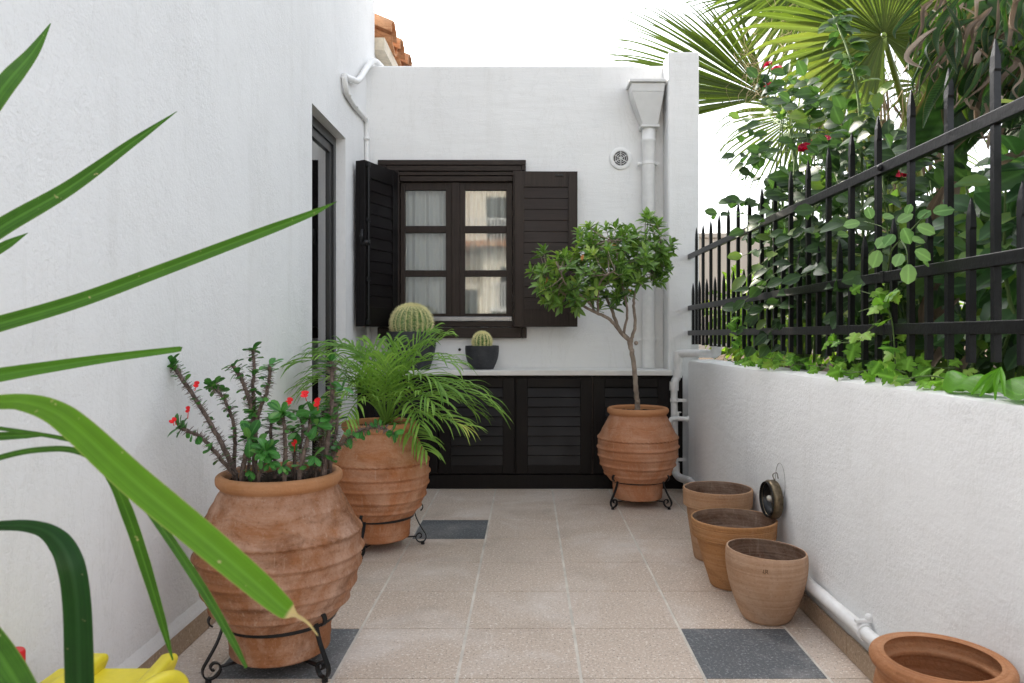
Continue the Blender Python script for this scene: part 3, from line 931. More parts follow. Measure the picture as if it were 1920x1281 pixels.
# ------------------------------------------------------------------ old bulkhead lamp on the right wall
LC = V((XR - .012, 3.25, .385))
lamp = thing('wall_lamp', LC, 'round black bulkhead lamp with a tarnished brass rim hanging open on the right wall', 'lamp')
m = Matrix.Translation(LC + V((-.024, .0, -.003))) @ Matrix.Rotation(R(4), 4, 'Z') @ Matrix.Rotation(R(-90), 4, 'Y')
def lathe_m(mb, prof, m, n=40):
    vs, fs = [], []
    for r, z in prof:
        for k in range(n):
            a = 2 * math.pi * k / n
            vs.append(m @ V((r * math.cos(a), r * math.sin(a), z)))
    for i in range(len(prof) - 1):
        for k in range(n): fs.append((i * n + k, i * n + (k + 1) % n, (i + 1) * n + (k + 1) % n, (i + 1) * n + k))
    mb.add(vs, fs)
q = MB(); lathe_m(q, [(.0, -.012), (.082, -.012), (.084, -.008), (.084, .018), (.080, .024), (.076, .026), (.072, .02)], m); q.build('brass_rim', M['lamp_brass'], lamp, smooth=True, autosmooth=40)
q = MB(); lathe_m(q, [(.0735, .026), (.070, .0), (.06, -.012), (.0, -.016)], m); lathe_m(q, [(.076, .0282), (.0765, .033), (.072, .033), (.0715, .0262)], m)
q.build('reflector', M['lamp_black'], lamp, smooth=True, autosmooth=40)
q = MB(); q.ball(m @ V((.0, .012, .008)), .018, 12, 8, (.8, 1.5, .8)); q.build('bulb', M['bulb'], lamp, smooth=True)
q = MB(); lathe_m(q, [(.0, .012), (.02, .012), (.022, .004), (.02, -.01)], m @ Matrix.Translation((.04, -.02, -.005)), 20); q.build('socket', M['wire'], lamp, smooth=True)
q = MB()
q.box(-.012, .022, -.03, -.006, -.012, .012, m); q.build('bracket', M['wire'], lamp)
q = MB(); cc = LC + V((.008, -.01, .075))
q.tube([cc + V((-.004, .062 * math.cos(a), .082 * math.sin(a))) for a in [2 * math.pi * k / 40 for k in range(41)]], .0011, 6, cap=False)
q.tube(catmull([LC + V((-.02, -.012, .08)), LC + V((-.028, -.008, .105)), LC + V((-.012, -.01, .115)), LC + V((-.006, -.014, .09))], 4), .003, 6)
q.build('wire_loop', M['wire'], lamp, smooth=True)

# ================================================================== POTS
def bump(z, c, w): return math.exp(-((z - c) / w) ** 2)

def resample(ctrl, m=10):
    return [(p.x, p.y) for p in catmull([V((r, z, 0)) for r, z in ctrl], m)]

JAR_OUT = [(.160, .050), (.169, .060), (.172, .10), (.176, .150), (.198, .172), (.224, .205), (.249, .25), (.267, .30), (.278, .35),
           (.281, .40), (.275, .45), (.245, .515), (.215, .568), (.198, .598)]
def jar(name, cx, cy, rs, zs, mat_, label, seed, tilt=0.0, rim=.84, soil=True, mouth=None):
    th = thing(name, (cx, cy, 0), label, 'plant pot')
    rims = rim / rs if rs != 1 else 1
    out = []
    for r, z in resample(JAR_OUT, 16):
        out.append((r * rs, z * zs))
    lip = [(.197, .604), (.203, .609), (.211, .619), (.215, .631), (.213, .642), (.204, .649), (.192, .650), (.184, .644), (.180, .632), (.179, .612), (.186, .595), (.21, .555)]
    lip = [(r * rs, z * zs) for r, z in resample(lip, 4)]
    prof = out + lip
    nout = len(out)
    rr = random.Random(seed)
    ph = [rr.uniform(0, 6.28) for _ in range(8)]
    rings = [(.389, .0062, .009), (.330, .0060, .009), (.270, .0066, .0095), (.212, .006, .009)]
    def fn(t, r, z, i):
        z1 = z / zs
        r += .0022 * math.sin(2 * t + ph[0]) + .0012 * math.sin(3 * t + ph[1] + z * 9) + .0008 * math.sin(z * 170 + ph[6])
        if i < nout:
            for k, (c, a, w) in enumerate(rings):
                cc = c + .003 * math.sin(t + ph[2 + k]) + .0015 * math.sin(3 * t + ph[k])
                r += (a + .0012 * math.sin(5 * t + ph[k])) * bump(z1, cc, w) * 1.3
                r -= .0016 * bump(z1, cc - .013, .006)
            cc = .449 + .002 * math.sin(t + ph[5])
            sc_ = abs(math.sin(26 * t))
            r += .0085 * bump(z1, cc + .006 * sc_, .0058) + .004 * bump(z1, cc + .012, .012)
            r -= .0022 * bump(z1, cc - .010 + .006 * sc_, .005)
            zw = .532 + .014 * math.sin(5 * t + ph[7])
            r -= .0035 * bump(z1, zw, .0036) + .0025 * bump(z1, zw - .012, .003)
        return r, z
    q = MB(); q.lathe(prof, cx, cy, 312, fn)
    q.build('jar', mat_, th, smooth=True)
    if soil:
        q = MB()
        rn = random.Random(seed + 3)
        nr, na = 9, 40
        vs = [(cx, cy, .622 * zs)]; fs = []
        for i in range(1, nr + 1):
            for k in range(na):
                a = 2 * math.pi * k / na; rr_ = .186 * rs * i / nr
                vs.append((cx + rr_ * math.cos(a), cy + rr_ * math.sin(a), .618 * zs + rn.uniform(-.006, .008)))
        for k in range(na): fs.append((0, 1 + k, 1 + (k + 1) % na))
        for i in range(nr - 1):
            for k in range(na):
                a, b = 1 + i * na + k, 1 + i * na + (k + 1) % na
                fs.append((a, a + na, b + na, b))
        q.add(vs, fs); q.build('soil', M['soil'], th, smooth=True)
    return th

def spiral(c, r0, r1, a0, a1, n=14):
    return [(c[0] + lerp(r0, r1, i / n) * math.cos(lerp(a0, a1, i / n)), c[1] + lerp(r0, r1, i / n) * math.sin(lerp(a0, a1, i / n))) for i in range(n + 1)]

def pot_stand(cx, cy, rs, label, rots, zs=1.0):
    th = thing('pot_stand', (cx, cy, 0), label, 'pot stand', 'wrought iron pot stands')
    q = MB()
    rr = .187 * rs
    q.strap([V((cx + rr * math.cos(a), cy + rr * math.sin(a), .166)) for a in [2 * math.pi * k / 48 for k in range(49)]], .015, .005, (0, 0, 1))
    q.build('ring', M['iron'], th)
    prof = spiral((.214, .186), .009, .021, R(-200), R(50), 12)
    prof = [(.226, .178), (.235, .186), (.238, .200), (.229, .213), (.213, .215), (.201, .206), (.195, .190), (.194, .166), (.212, .12), (.238, .078), (.256, .048), (.252, .024), (.236, .013), (.214, .016), (.200, .034), (.206, .054), (.222, .060), (.232, .051), (.229, .040), (.220, .038)]
    prof = [(p.x * rs, p.y * zs) for p in catmull([V((a, b, 0)) for a, b in prof], 3)]
    for an in rots:
        a = R(an); d = V((math.cos(a), math.sin(a), 0)); tn = V((-d.y, d.x, 0))
        q = MB()
        q.strap([V((cx, cy, 0)) + d * p[0] + V((0, 0, p[1])) for p in prof], .015, .005, tn)
        c0 = V((cx, cy, 0)) + d * (.238 * rs)
        q.tube([c0 + V((0, 0, .0005)), c0 + V((0, 0, .016 * zs))], [.0105, .009], 10)
        lg = q.build('leg', M['iron'], th)
        q = MB()
        q.strap([V((cx, cy, .043)) + d * (.010), V((cx, cy, .043)) + d * (.202 * rs)], .014, .005, tn)
        q.build('cross_bar', M['iron'], th)
    return th

JAR_F, JAR_M, JAR_B = V((-.836, 2.50, 0)), V((-.771, 3.85, 0)), V((.708, 4.78, 0))
jar('terracotta_jar', JAR_F.x, JAR_F.y, .945, .995, M['terra_old'], 'weathered brown ribbed terracotta jar nearest the camera, planted with the red flowered thorny stems', 1)
jar('terracotta_jar', JAR_M.x, JAR_M.y, .905, 1.0, M['terra_mid'], 'mottled orange ribbed terracotta jar under the feathery palm', 2)
jar('terracotta_jar', JAR_B.x, JAR_B.y, .91, .965, M['terra_new'], 'clean salmon ribbed terracotta jar holding the small bay tree', 3)
pot_stand(JAR_F.x, JAR_F.y, .975, 'black scrolled iron stand under the front brown jar', (-141, -36, 90))
pot_stand(JAR_M.x, JAR_M.y, .93, 'black scrolled iron stand under the feathery palm jar', (-103, 10, 130))
pot_stand(JAR_B.x, JAR_B.y, .94, 'black scrolled iron stand under the bay tree jar', (-142, -38, 90))

def empty_pot(name, cx, cy, ctrl, thick, mat_, label, fn=None, bottom=.02, m=8, lean=(0, 0), rimround=.004):
    th = thing(name, (cx, cy, 0), label, 'plant pot', 'empty terracotta pots along the right wall')
    out = resample(ctrl, m)
    rt, zt = out[-1]
    prof = [(0.0, .0006)] + out + [(rt - thick * .25, zt + rimround), (rt - thick * .75, zt + rimround)]
    inner = [(max(r - thick, .01), z) for r, z in reversed(out) if z > bottom]
    q = MB()
    def f2(t, r, z, i):
        r2, z2 = (fn(t, r, z, i) if fn and 0 < i <= len(out) else (r, z))
        r2 += r * (.006 * math.sin(2 * t + cx * 9) + .003 * math.sin(3 * t + cy * 5))
        return r2, z2 + z * (lean[0] * math.cos(t) + lean[1] * math.sin(t))
    q.lathe(prof, cx, cy, 96, f2)
    q.f.pop(); q.mi.pop()
    q.cur = 1
    q.lathe([prof[-1]] + inner + [(.0, bottom)], cx, cy, 96, lambda t, r, z, i: f2(t, r, z, -1))
    q.f.pop(); q.mi.pop()
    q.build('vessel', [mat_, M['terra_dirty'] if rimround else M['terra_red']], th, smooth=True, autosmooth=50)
    return th
def grooves(zlo, zhi, n, a):
    def fn(t, r, z, i):
        if zlo < z < zhi: r -= a * (.5 + .5 * math.sin((z - zlo) / (zhi - zlo) * n * 2 * math.pi))
        return r, z
    return fn
empty_pot('collared_pot', .938, 3.66, [(.108, .001), (.114, .006), (.122, .05), (.134, .13), (.146, .215), (.149, .248), (.150, .255), (.163, .262), (.166, .27), (.168, .33), (.168, .342)], .013,
          M['terra_tan'], 'tan collared empty pot at the back of the row of three by the right wall')
empty_pot('collared_pot', .908, 3.27, [(.094, .001), (.100, .006), (.108, .03), (.130, .10), (.150, .17), (.160, .205), (.162, .212), (.176, .218), (.180, .226), (.184, .28), (.185, .292)], .012,
          M['terra_ochre'], 'ochre empty pot with grooved collar, middle of the row of three by the right wall', grooves(.225, .285, 7, .0022), m=14)
th = empty_pot('rounded_pot', .930, 2.89, [(.078, .001), (.086, .004), (.098, .02), (.118, .065), (.137, .12), (.149, .175), (.154, .22), (.153, .255), (.151, .266)], .009,
          M['terra_pale'], 'pale rounded empty pot with a faint stamp, front one of three by the wall', None, lean=(-.03, .0))
# the maker's faint stamp pressed below its rim
q = MB()
def on_pot(a, z):
    rr = .1525 + .0018
    an = R(-107) + a
    return V((.930 + rr * math.cos(an), 2.89 + rr * math.sin(an), z))
for (p0, p1) in (((-.075, .2235), (-.075, .235)), ((-.1, .2235), (-.06, .2225)), ((-.06, .2225), (-.058, .219)), ((-.03, .220), (-.03, .235)), ((-.03, .235), (.02, .233)), ((.02, .233), (.012, .2275)), ((.012, .2275), (-.028, .227)), ((-.005, .227), (.03, .2195))):
    q.tube([on_pot(*p0), on_pot((p0[0] + p1[0]) / 2, (p0[1] + p1[1]) / 2), on_pot(*p1)], .0011, 5)
q.build('stamp', m_simple('pressed stamp', (.16, .09, .05), .8, .2), th)
empty_pot('rolled_rim_pot', .948, 1.70, [(.085, .001), (.10, .01), (.118, .08), (.136, .18), (.142, .26), (.137, .31), (.129, .328), (.130, .336), (.139, .341), (.147, .349), (.1505, .359), (.147, .369), (.139, .374), (.130, .372)], .012,
          M['terra_red'], 'red brown empty pot with thick rolled rim, cut off at the lower right corner', rimround=.0)

# black bowls with cacti on the counter
def stone_bowl(cx, cy, r, h, rb, label):
    th = thing('stone_bowl', (cx, cy, .8425), label, 'plant pot', 'black stone bowls on the counter')
    ctrl = [(rb, .8435), (rb + .006, .847), (lerp(rb, r, .5), .8425 + h * .22), (lerp(rb, r, .86), .8425 + h * .5), (r * 1.005, .8425 + h * .8), (r, .8425 + h - .004), (r - .004, .8425 + h)]
    out = resample(ctrl, 6)
    prof = [(0, .843)] + out + [(r - .016, .8425 + h), (r - .019, .8425 + h - .01), (r - .024, .8425 + h - .03)]
    q = MB(); q.lathe(prof, cx, cy, 64); q.build('bowl', M['black_stone'], th, smooth=True, autosmooth=50)
    q = MB(); q.lathe([(.0, .8425 + h - .016), (r - .021, .8425 + h - .018)], cx, cy, 32); q.build('soil', M['soil'], th)
    return th
stone_bowl(-.844, 5.36, .178, .272, .125, 'larger black stone bowl behind the feathery palm, holding the big round cactus')
stone_bowl(-.334, 5.385, .122, .170, .078, 'smaller black stone bowl on the counter, holding the small cactus')

def cactus(cx, cy, zb, r, h, ribs, label, seed, spn=8, sl=.03):
    th = thing('barrel_cactus', (cx, cy, zb), label, 'cactus')
    rg = random.Random(seed)
    q = MB()
    pr = []
    for i in range(25):
        u = i / 24
        a = lerp(-.62, math.pi / 2, u)
        pr.append((r * math.cos(a) ** .9 if u < 1 else 0.001, zb + h * (math.sin(a) + .58) / 1.58))
    def fn(t, rr, z, i): return rr * (1 + .10 * abs(math.cos(t * ribs / 2)) * 2 - .12), z
    q.lathe(pr, cx, cy, ribs * 6, fn); q.build('body', M['cactus'], th, smooth=True)
    q = MB()
    for k in range(ribs):
        t = 2 * math.pi * k / ribs
        for i in range(2, 25):
            rr, z = pr[i]
            if rr < r * .1: continue
            rr, z = rr * 1.075, z + rg.uniform(-.003, .003)
            b = V((cx + rr * math.cos(t), cy + rr * math.sin(t), z))
            el = lerp(-.62, math.pi / 2, i / 24)
            nrm = V((math.cos(t) * math.cos(el), math.sin(t) * math.cos(el), math.sin(el)))
            tn = V((-math.sin(t), math.cos(t), 0)); up = nrm.cross(tn) * -1
            for j in range(spn):
                a = 2 * math.pi * j / spn + rg.uniform(-.3, .3)
                d = (nrm * rg.uniform(.35, .9) + tn * math.cos(a) + up * math.sin(a)).normalized()
                L = sl * rg.uniform(.7, 1.2)
                q.tube([b, b + d * L], [.0015, .0005], 3, cap=False)
    q.build('spines', M['cactus_spine'], th)
    q = MB(); q.ball((cx, cy, zb + h * .985), r * .34, 14, 6, (1, 1, .2)); q.build('woolly_crown', M['cactus_wool'], th, smooth=True)
    return th
cactus(-.842, 5.36, 1.095, .134, .208, 22, 'large round golden barrel cactus in the bigger black bowl', 5, 5, .034)
cactus(-.334, 5.385, 1.0, .062, .108, 15, 'small green barrel cactus in the smaller black bowl', 6, 5, .02)

# ================================================================== PLANTS
def jitter(rg, s): return V((rg.uniform(-s, s), rg.uniform(-s, s), rg.uniform(-s, s)))
def rdir(rg):
    while True:
        v = jitter(rg, 1)
        if .05 < v.length < 1: return v.normalized()

# --- thorny red-flowered plant in the front jar
def Z1(zx, zy, Y): return P(280 + zx / 4.27, 620 + zy / 4.27, Y)
def crown_of_thorns():
    th = thing('thorny_plant', (JAR_F.x, JAR_F.y, .62), 'thorny plant with bare spiny stems, oval leaves and small red flowers in the front jar', 'plant')
    rg = random.Random(11)
    stems = [
        ([(690, 1150), (610, 960), (520, 800), (430, 640), (320, 470), (230, 340), (165, 260)], 2.46, 2.52, .0085),
        ([(685, 1160), (560, 1010), (450, 890), (350, 820), (240, 775)], 2.44, 2.36, .007),
        ([(680, 1060), (685, 850), (650, 660), (580, 520), (500, 430)], 2.5, 2.6, .0066),
        ([(740, 1170), (770, 1000), (820, 850), (830, 700), (800, 560), (770, 470), (720, 360), (660, 270)], 2.42, 2.44, .008),
        ([(835, 640), (830, 440), (840, 300), (825, 150)], 2.44, 2.5, .0065),
        ([(850, 800), (880, 650), (930, 520), (960, 400), (965, 270)], 2.43, 2.38, .0068),
        ([(1080, 1180), (1090, 950), (1080, 760), (1060, 660)], 2.36, 2.36, .007),
        ([(1160, 1100), (1165, 900), (1150, 800)], 2.5, 2.52, .006),
        ([(1200, 1160), (1240, 980), (1280, 820), (1290, 700)], 2.4, 2.4, .008),
        ([(1400, 1120), (1430, 850), (1460, 600), (1465, 370), (1455, 250)], 2.45, 2.48, .0085),
        ([(1440, 1120), (1480, 900), (1500, 720), (1480, 560)], 2.52, 2.56, .007),
        ([(1450, 1040), (1520, 920), (1640, 840), (1720, 790), (1840, 775), (1960, 820)], 2.5, 2.42, .0068),
        ([(1290, 1130), (1350, 950), (1400, 760)], 2.55, 2.6, .0068),
        ([(880, 1150), (930, 1050), (935, 960)], 2.36, 2.3, .006),
        ([(1010, 1160), (1000, 980), (970, 820), (985, 700)], 2.52, 2.56, .0066),
        ([(1240, 1150), (1210, 960), (1230, 800), (1200, 640)], 2.54, 2.6, .0064),
        ([(1390, 1130), (1400, 940), (1385, 760), (1400, 620)], 2.5, 2.52, .0066),
        ([(790, 1160), (800, 1000), (790, 880), (815, 760)], 2.5, 2.54, .006),
        ([(1330, 1140), (1370, 1000), (1370, 860)], 2.5, 2.52, .007),
    ]
    fol = MB()
    for pts, ya, yb, r in stems:
        n = len(pts)
        c = catmull([Z1(x, y, lerp(ya, yb, i / (n - 1))) for i, (x, y) in enumerate(pts)], 7)
        c = [p + jitter(rg, .0018) for p in c]
        sm = MB()
        sm.tube([V((c[0].x, c[0].y, .6))] + c, [r * 1.05, r * .84, r * .74], 9, lc=rg.random())
        so = sm.build('stem', M['thorn_stem'], th, smooth=True)
        sp = MB()
        L = sum((b - a).length for a, b in zip(c, c[1:]))
        for _ in range(int(L * 800)):
            u = rg.random() * (len(c) - 1.01); i = int(u)
            p = c[i].lerp(c[i + 1], u - i); t = (c[i + 1] - c[i]).normalized()
            d = rdir(rg); d = (d - t * d.dot(t)); 
            if d.length < .2: continue
            d = (d.normalized() + V((0, 0, .12))).normalized()
            sp.tube([p + d * r * .7, p + d * (r + rg.uniform(.009, .018))], [.0013, .0004], 3, cap=False)
        sp.build('thorns', M['spine'], so)
        # tip rosette and small side leaves
        tip, td = c[-1], (c[-1] - c[-4]).normalized()
        OV = ((.0, .1), (.2, .5), (.45, .88), (.7, 1.0), (.9, .62))
        for k in range(8):
            a = 2.4 * k + rg.random()
            sd = td.orthogonal().normalized(); sd = Matrix.Rotation(a, 3, td) @ sd
            d = (sd + td * rg.uniform(.1, .9) + V((0, 0, rg.uniform(-.25, .15)))).normalized()
            Lf = rg.uniform(.03, .053)
            fol.leaf(tip - td * rg.uniform(0, .012), d, td + V((0, 0, .3)), Lf, Lf * .5, rg.random() * .9, .1, rg.uniform(.1, .35), OV)
        for _ in range(int(L * 95)):
            u = (1 - rg.random() ** 1.3 * .9) * (len(c) - 1.01); i = int(u)
            p = c[i].lerp(c[i + 1], u - i); t = (c[i + 1] - c[i]).normalized()
            d = rdir(rg); d = d - t * d.dot(t)
            if d.length < .2: continue
            d = (d.normalized() + V((0, 0, rg.uniform(-.2, .5)))).normalized()
            Lf = rg.uniform(.02, .036)
            fol.leaf(p + d * r * .8, d, t + V((0, 0, .4)) + jitter(rg, .3), Lf, Lf * rg.uniform(.55, .8), rg.random() * .95, .08, rg.uniform(0, .3), OV)
    # lush low clusters
    OV = ((.0, .1), (.2, .5), (.45, .88), (.7, 1.0), (.9, .62))
    for (zx, zy, Y, k, s) in ((800, 860, 2.36, 6, .05), (930, 960, 2.3, 12, .042), (1055, 650, 2.35, 8, .052), (1180, 820, 2.5, 6, .038), (1290, 650, 2.4, 8, .046), (1340, 760, 2.4, 8, .04),
                              (1550, 460, 2.47, 6, .044), (1450, 690, 2.42, 8, .038), (840, 640, 2.43, 12, .03), (900, 1000, 2.3, 8, .04), (960, 1060, 2.32, 8, .034), (1320, 1010, 2.4, 4, .036), (1060, 1090, 2.33, 8, .026), (800, 1120, 2.35, 6, .028), (1180, 960, 2.45, 5, .03), (870, 900, 2.4, 5, .04), (1470, 1040, 2.45, 4, .024)):
        c = Z1(zx, zy, Y)
        for _ in range(k):
            d = rdir(rg); d = (d + V((0, -.35, .15))).normalized()
            Lf = s * rg.uniform(.85, 1.3)
            fol.leaf(c, d, V((0, -.5, .8)) + jitter(rg, .4), Lf, Lf * .52, rg.random(), .1, rg.uniform(.05, .3), OV)
    fol.build('foliage', M['leaf_thorn'], th, smooth=True)
    for (zx, zy, Y, s) in ((380, 432, 2.44, .012), (312, 632, 2.42, .012), (190, 722, 2.36, .0125), (222, 742, 2.37, .008), (1122, 566, 2.36, .0135), (1245, 515, 2.38, .0165), (1350, 577, 2.35, .017), (1165, 900, 2.42, .012)):
        c = Z1(zx, zy, Y)
        q = MB(); s *= .86
        face = V((rg.uniform(-.5, .5), -.7, rg.uniform(.2, .8))).normalized()
        a = face.orthogonal().normalized()
        for k in range(2):
            d = Matrix.Rotation(math.pi * k + rg.random(), 3, face) @ a
            for da in (-.55, .0, .55):
                dd_ = Matrix.Rotation(da, 3, face) @ d
                q.leaf(c, (dd_ + face * .15), face, s * 1.15, s * 1.1, .5, .1, -.1, ((0, .3), (.3, .9), (.7, 1.0), (.93, .55)))
        q.ball(c + face * .002, s * .18, 8, 6)
        q.tube([c - face * .001, c - V((0, 0, .022)) + jitter(rg, .008)], [.0012, .0014], 5)
        q.build('flower', M['petal'], th, smooth=True)
crown_of_thorns()

# --- feathery palm in the middle jar
def Z2(zx, zy, Y): return P(500 + zx / 4.0, 600 + zy / 4.0, Y)
def feather_palm():
    th = thing('feather_palm', (JAR_M.x, JAR_M.y, .62), 'bushy feathery palm with narrow arching leaflets in the middle jar on the left', 'palm')
    rg = random.Random(21)
    # path in photo pixels (x4), end depth, leaflet length, yellowness, start of leaflets
    fr = [
        ([(880, 760), (820, 560), (720, 400), (560, 320), (400, 290), (260, 320)], 3.62, .15, .3, .3),
        ([(890, 760), (860, 480), (830, 320), (800, 190)], 3.95, .13, .6, .35),
        ([(910, 760), (950, 540), (1050, 340), (1180, 220), (1320, 140)], 3.9, .15, .6, .35),
        ([(900, 760), (950, 520), (1090, 340), (1260, 300), (1400, 330)], 3.7, .13, .55, .35),
        ([(915, 760), (1000, 580), (1180, 500), (1380, 500), (1560, 560), (1680, 650)], 3.9, .155, .55, .3),
        ([(920, 760), (1040, 700), (1200, 700), (1340, 740), (1470, 800)], 3.72, .13, .85, .2),
        ([(950, 770), (1050, 830), (1130, 900), (1200, 990)], 3.62, .1, .7, .1),
        ([(880, 760), (800, 640), (710, 600), (640, 660), (590, 760)], 3.5, .12, .6, .3),
        ([(880, 750), (720, 520), (570, 440), (420, 450), (330, 500)], 3.7, .14, .4, .35),
        ([(890, 750), (800, 460), (720, 310), (640, 200)], 3.95, .13, .45, .35),
        ([(900, 760), (920, 520), (970, 370), (1020, 240)], 3.75, .13, .7, .35),
        ([(890, 760), (830, 600), (750, 520), (660, 500), (580, 540)], 3.6, .12, .65, .35),
        ([(905, 760), (990, 520), (1110, 420), (1240, 440), (1330, 520)], 3.62, .13, .6, .3),
        ([(880, 760), (760, 500), (620, 390), (480, 380), (360, 440)], 3.8, .14, .35, .35),
        ([(900, 760), (880, 600), (900, 440), (880, 300)], 3.6, .12, .8, .35),
        ([(890, 760), (850, 660), (800, 560), (740, 480), (700, 400)], 3.65, .12, .7, .35),
        ([(920, 760), (1010, 640), (1090, 560), (1180, 560), (1260, 640)], 3.55, .12, .6, .3),
        ([(900, 770), (960, 640), (1060, 600), (1120, 680), (1150, 790)], 3.55, .1, .5, .3),
        ([(900, 760), (960, 480), (1080, 240), (1230, 90)], 4.1, .13, .4, .35),
        ([(905, 760), (930, 480), (920, 330), (950, 160)], 4.15, .12, .5, .4),
        ([(890, 760), (760, 560), (640, 520), (560, 600), (520, 720)], 3.75, .12, .3, .35),
        ([(910, 760), (1100, 600), (1300, 560), (1450, 600), (1540, 680)], 4.0, .12, .5, .35),
        ([(890, 750), (830, 420), (700, 260), (540, 200), (420, 230)], 4.0, .14, .25, .35),
    ]
    for pts, ye, LL, yel, s0 in fr:
        n = len(pts)
        c = catmull([Z2(x, y, lerp(3.85, ye, (i / (n - 1)) ** 1.1)) for i, (x, y) in enumerate(pts)], 8)
        c[0] = V((JAR_M.x + rg.uniform(-.03, .03), JAR_M.y + rg.uniform(-.03, .03), .63))
        q = MB()
        q.tube(c, [.0052, .0038, .0026, .0012], 6, lc=lerp(.3, .75, yel))
        N = len(c)
        cum = [0]
        for a, b in zip(c, c[1:]): cum.append(cum[-1] + (b - a).length)
        tot = cum[-1]
        cnt = max(9, int(tot * (1 - s0) / .026))
        for k in range(cnt):
            u = s0 + (1 - s0) * (k + .5) / cnt
            sdist = u * tot
            i = max(0, min(N - 2, next((j for j in range(N - 1) if cum[j + 1] >= sdist), N - 2)))
            f = (sdist - cum[i]) / max(1e-6, cum[i + 1] - cum[i])
            p = c[i].lerp(c[i + 1], f); t = (c[i + 1] - c[i]).normalized()
            side = t.cross(V((0, 0, 1)))
            if side.length < .25: side = (t.cross(V((.3, -1, 0))))
            side.normalize()
            up = side.cross(t); up = up if up.z > 0 else -up
            v = (u - s0) / (1 - s0)
            l = LL * 1.45 * (.55 + .75 * math.sin(math.pi * min(1, v * .8 + .15))) * rg.uniform(.85, 1.12)
            for sg in (-1, 1):
                d = (side * sg * (1.0 - .45 * v) + t * (.62 + .5 * v) + up * rg.uniform(.15, .5) + jitter(rg, .1)).normalized()
                sag = rg.uniform(.25, .55)
                path = [p, p + d * l * .35 + V((0, 0, -sag * l * .06)), p + d * l * .7 + V((0, 0, -sag * l * .38)), p + d * l * .92 + V((0, 0, -sag * l * .9))]
                wv = rg.uniform(.010, .0145)
                q.ribbon(path, [wv * .4, wv, wv * .85, wv * .1], 3, (up + jitter(rg, .25) + V((0, -.2, 0))), .22, min(1, max(0, lerp(.05, .6, yel) + rg.uniform(-.25, .25) + (.35 if (yel > .8 and v > .7) else 0))), 3)
        q.build('frond', M['leaf_areca'], th, smooth=True)
feather_palm()

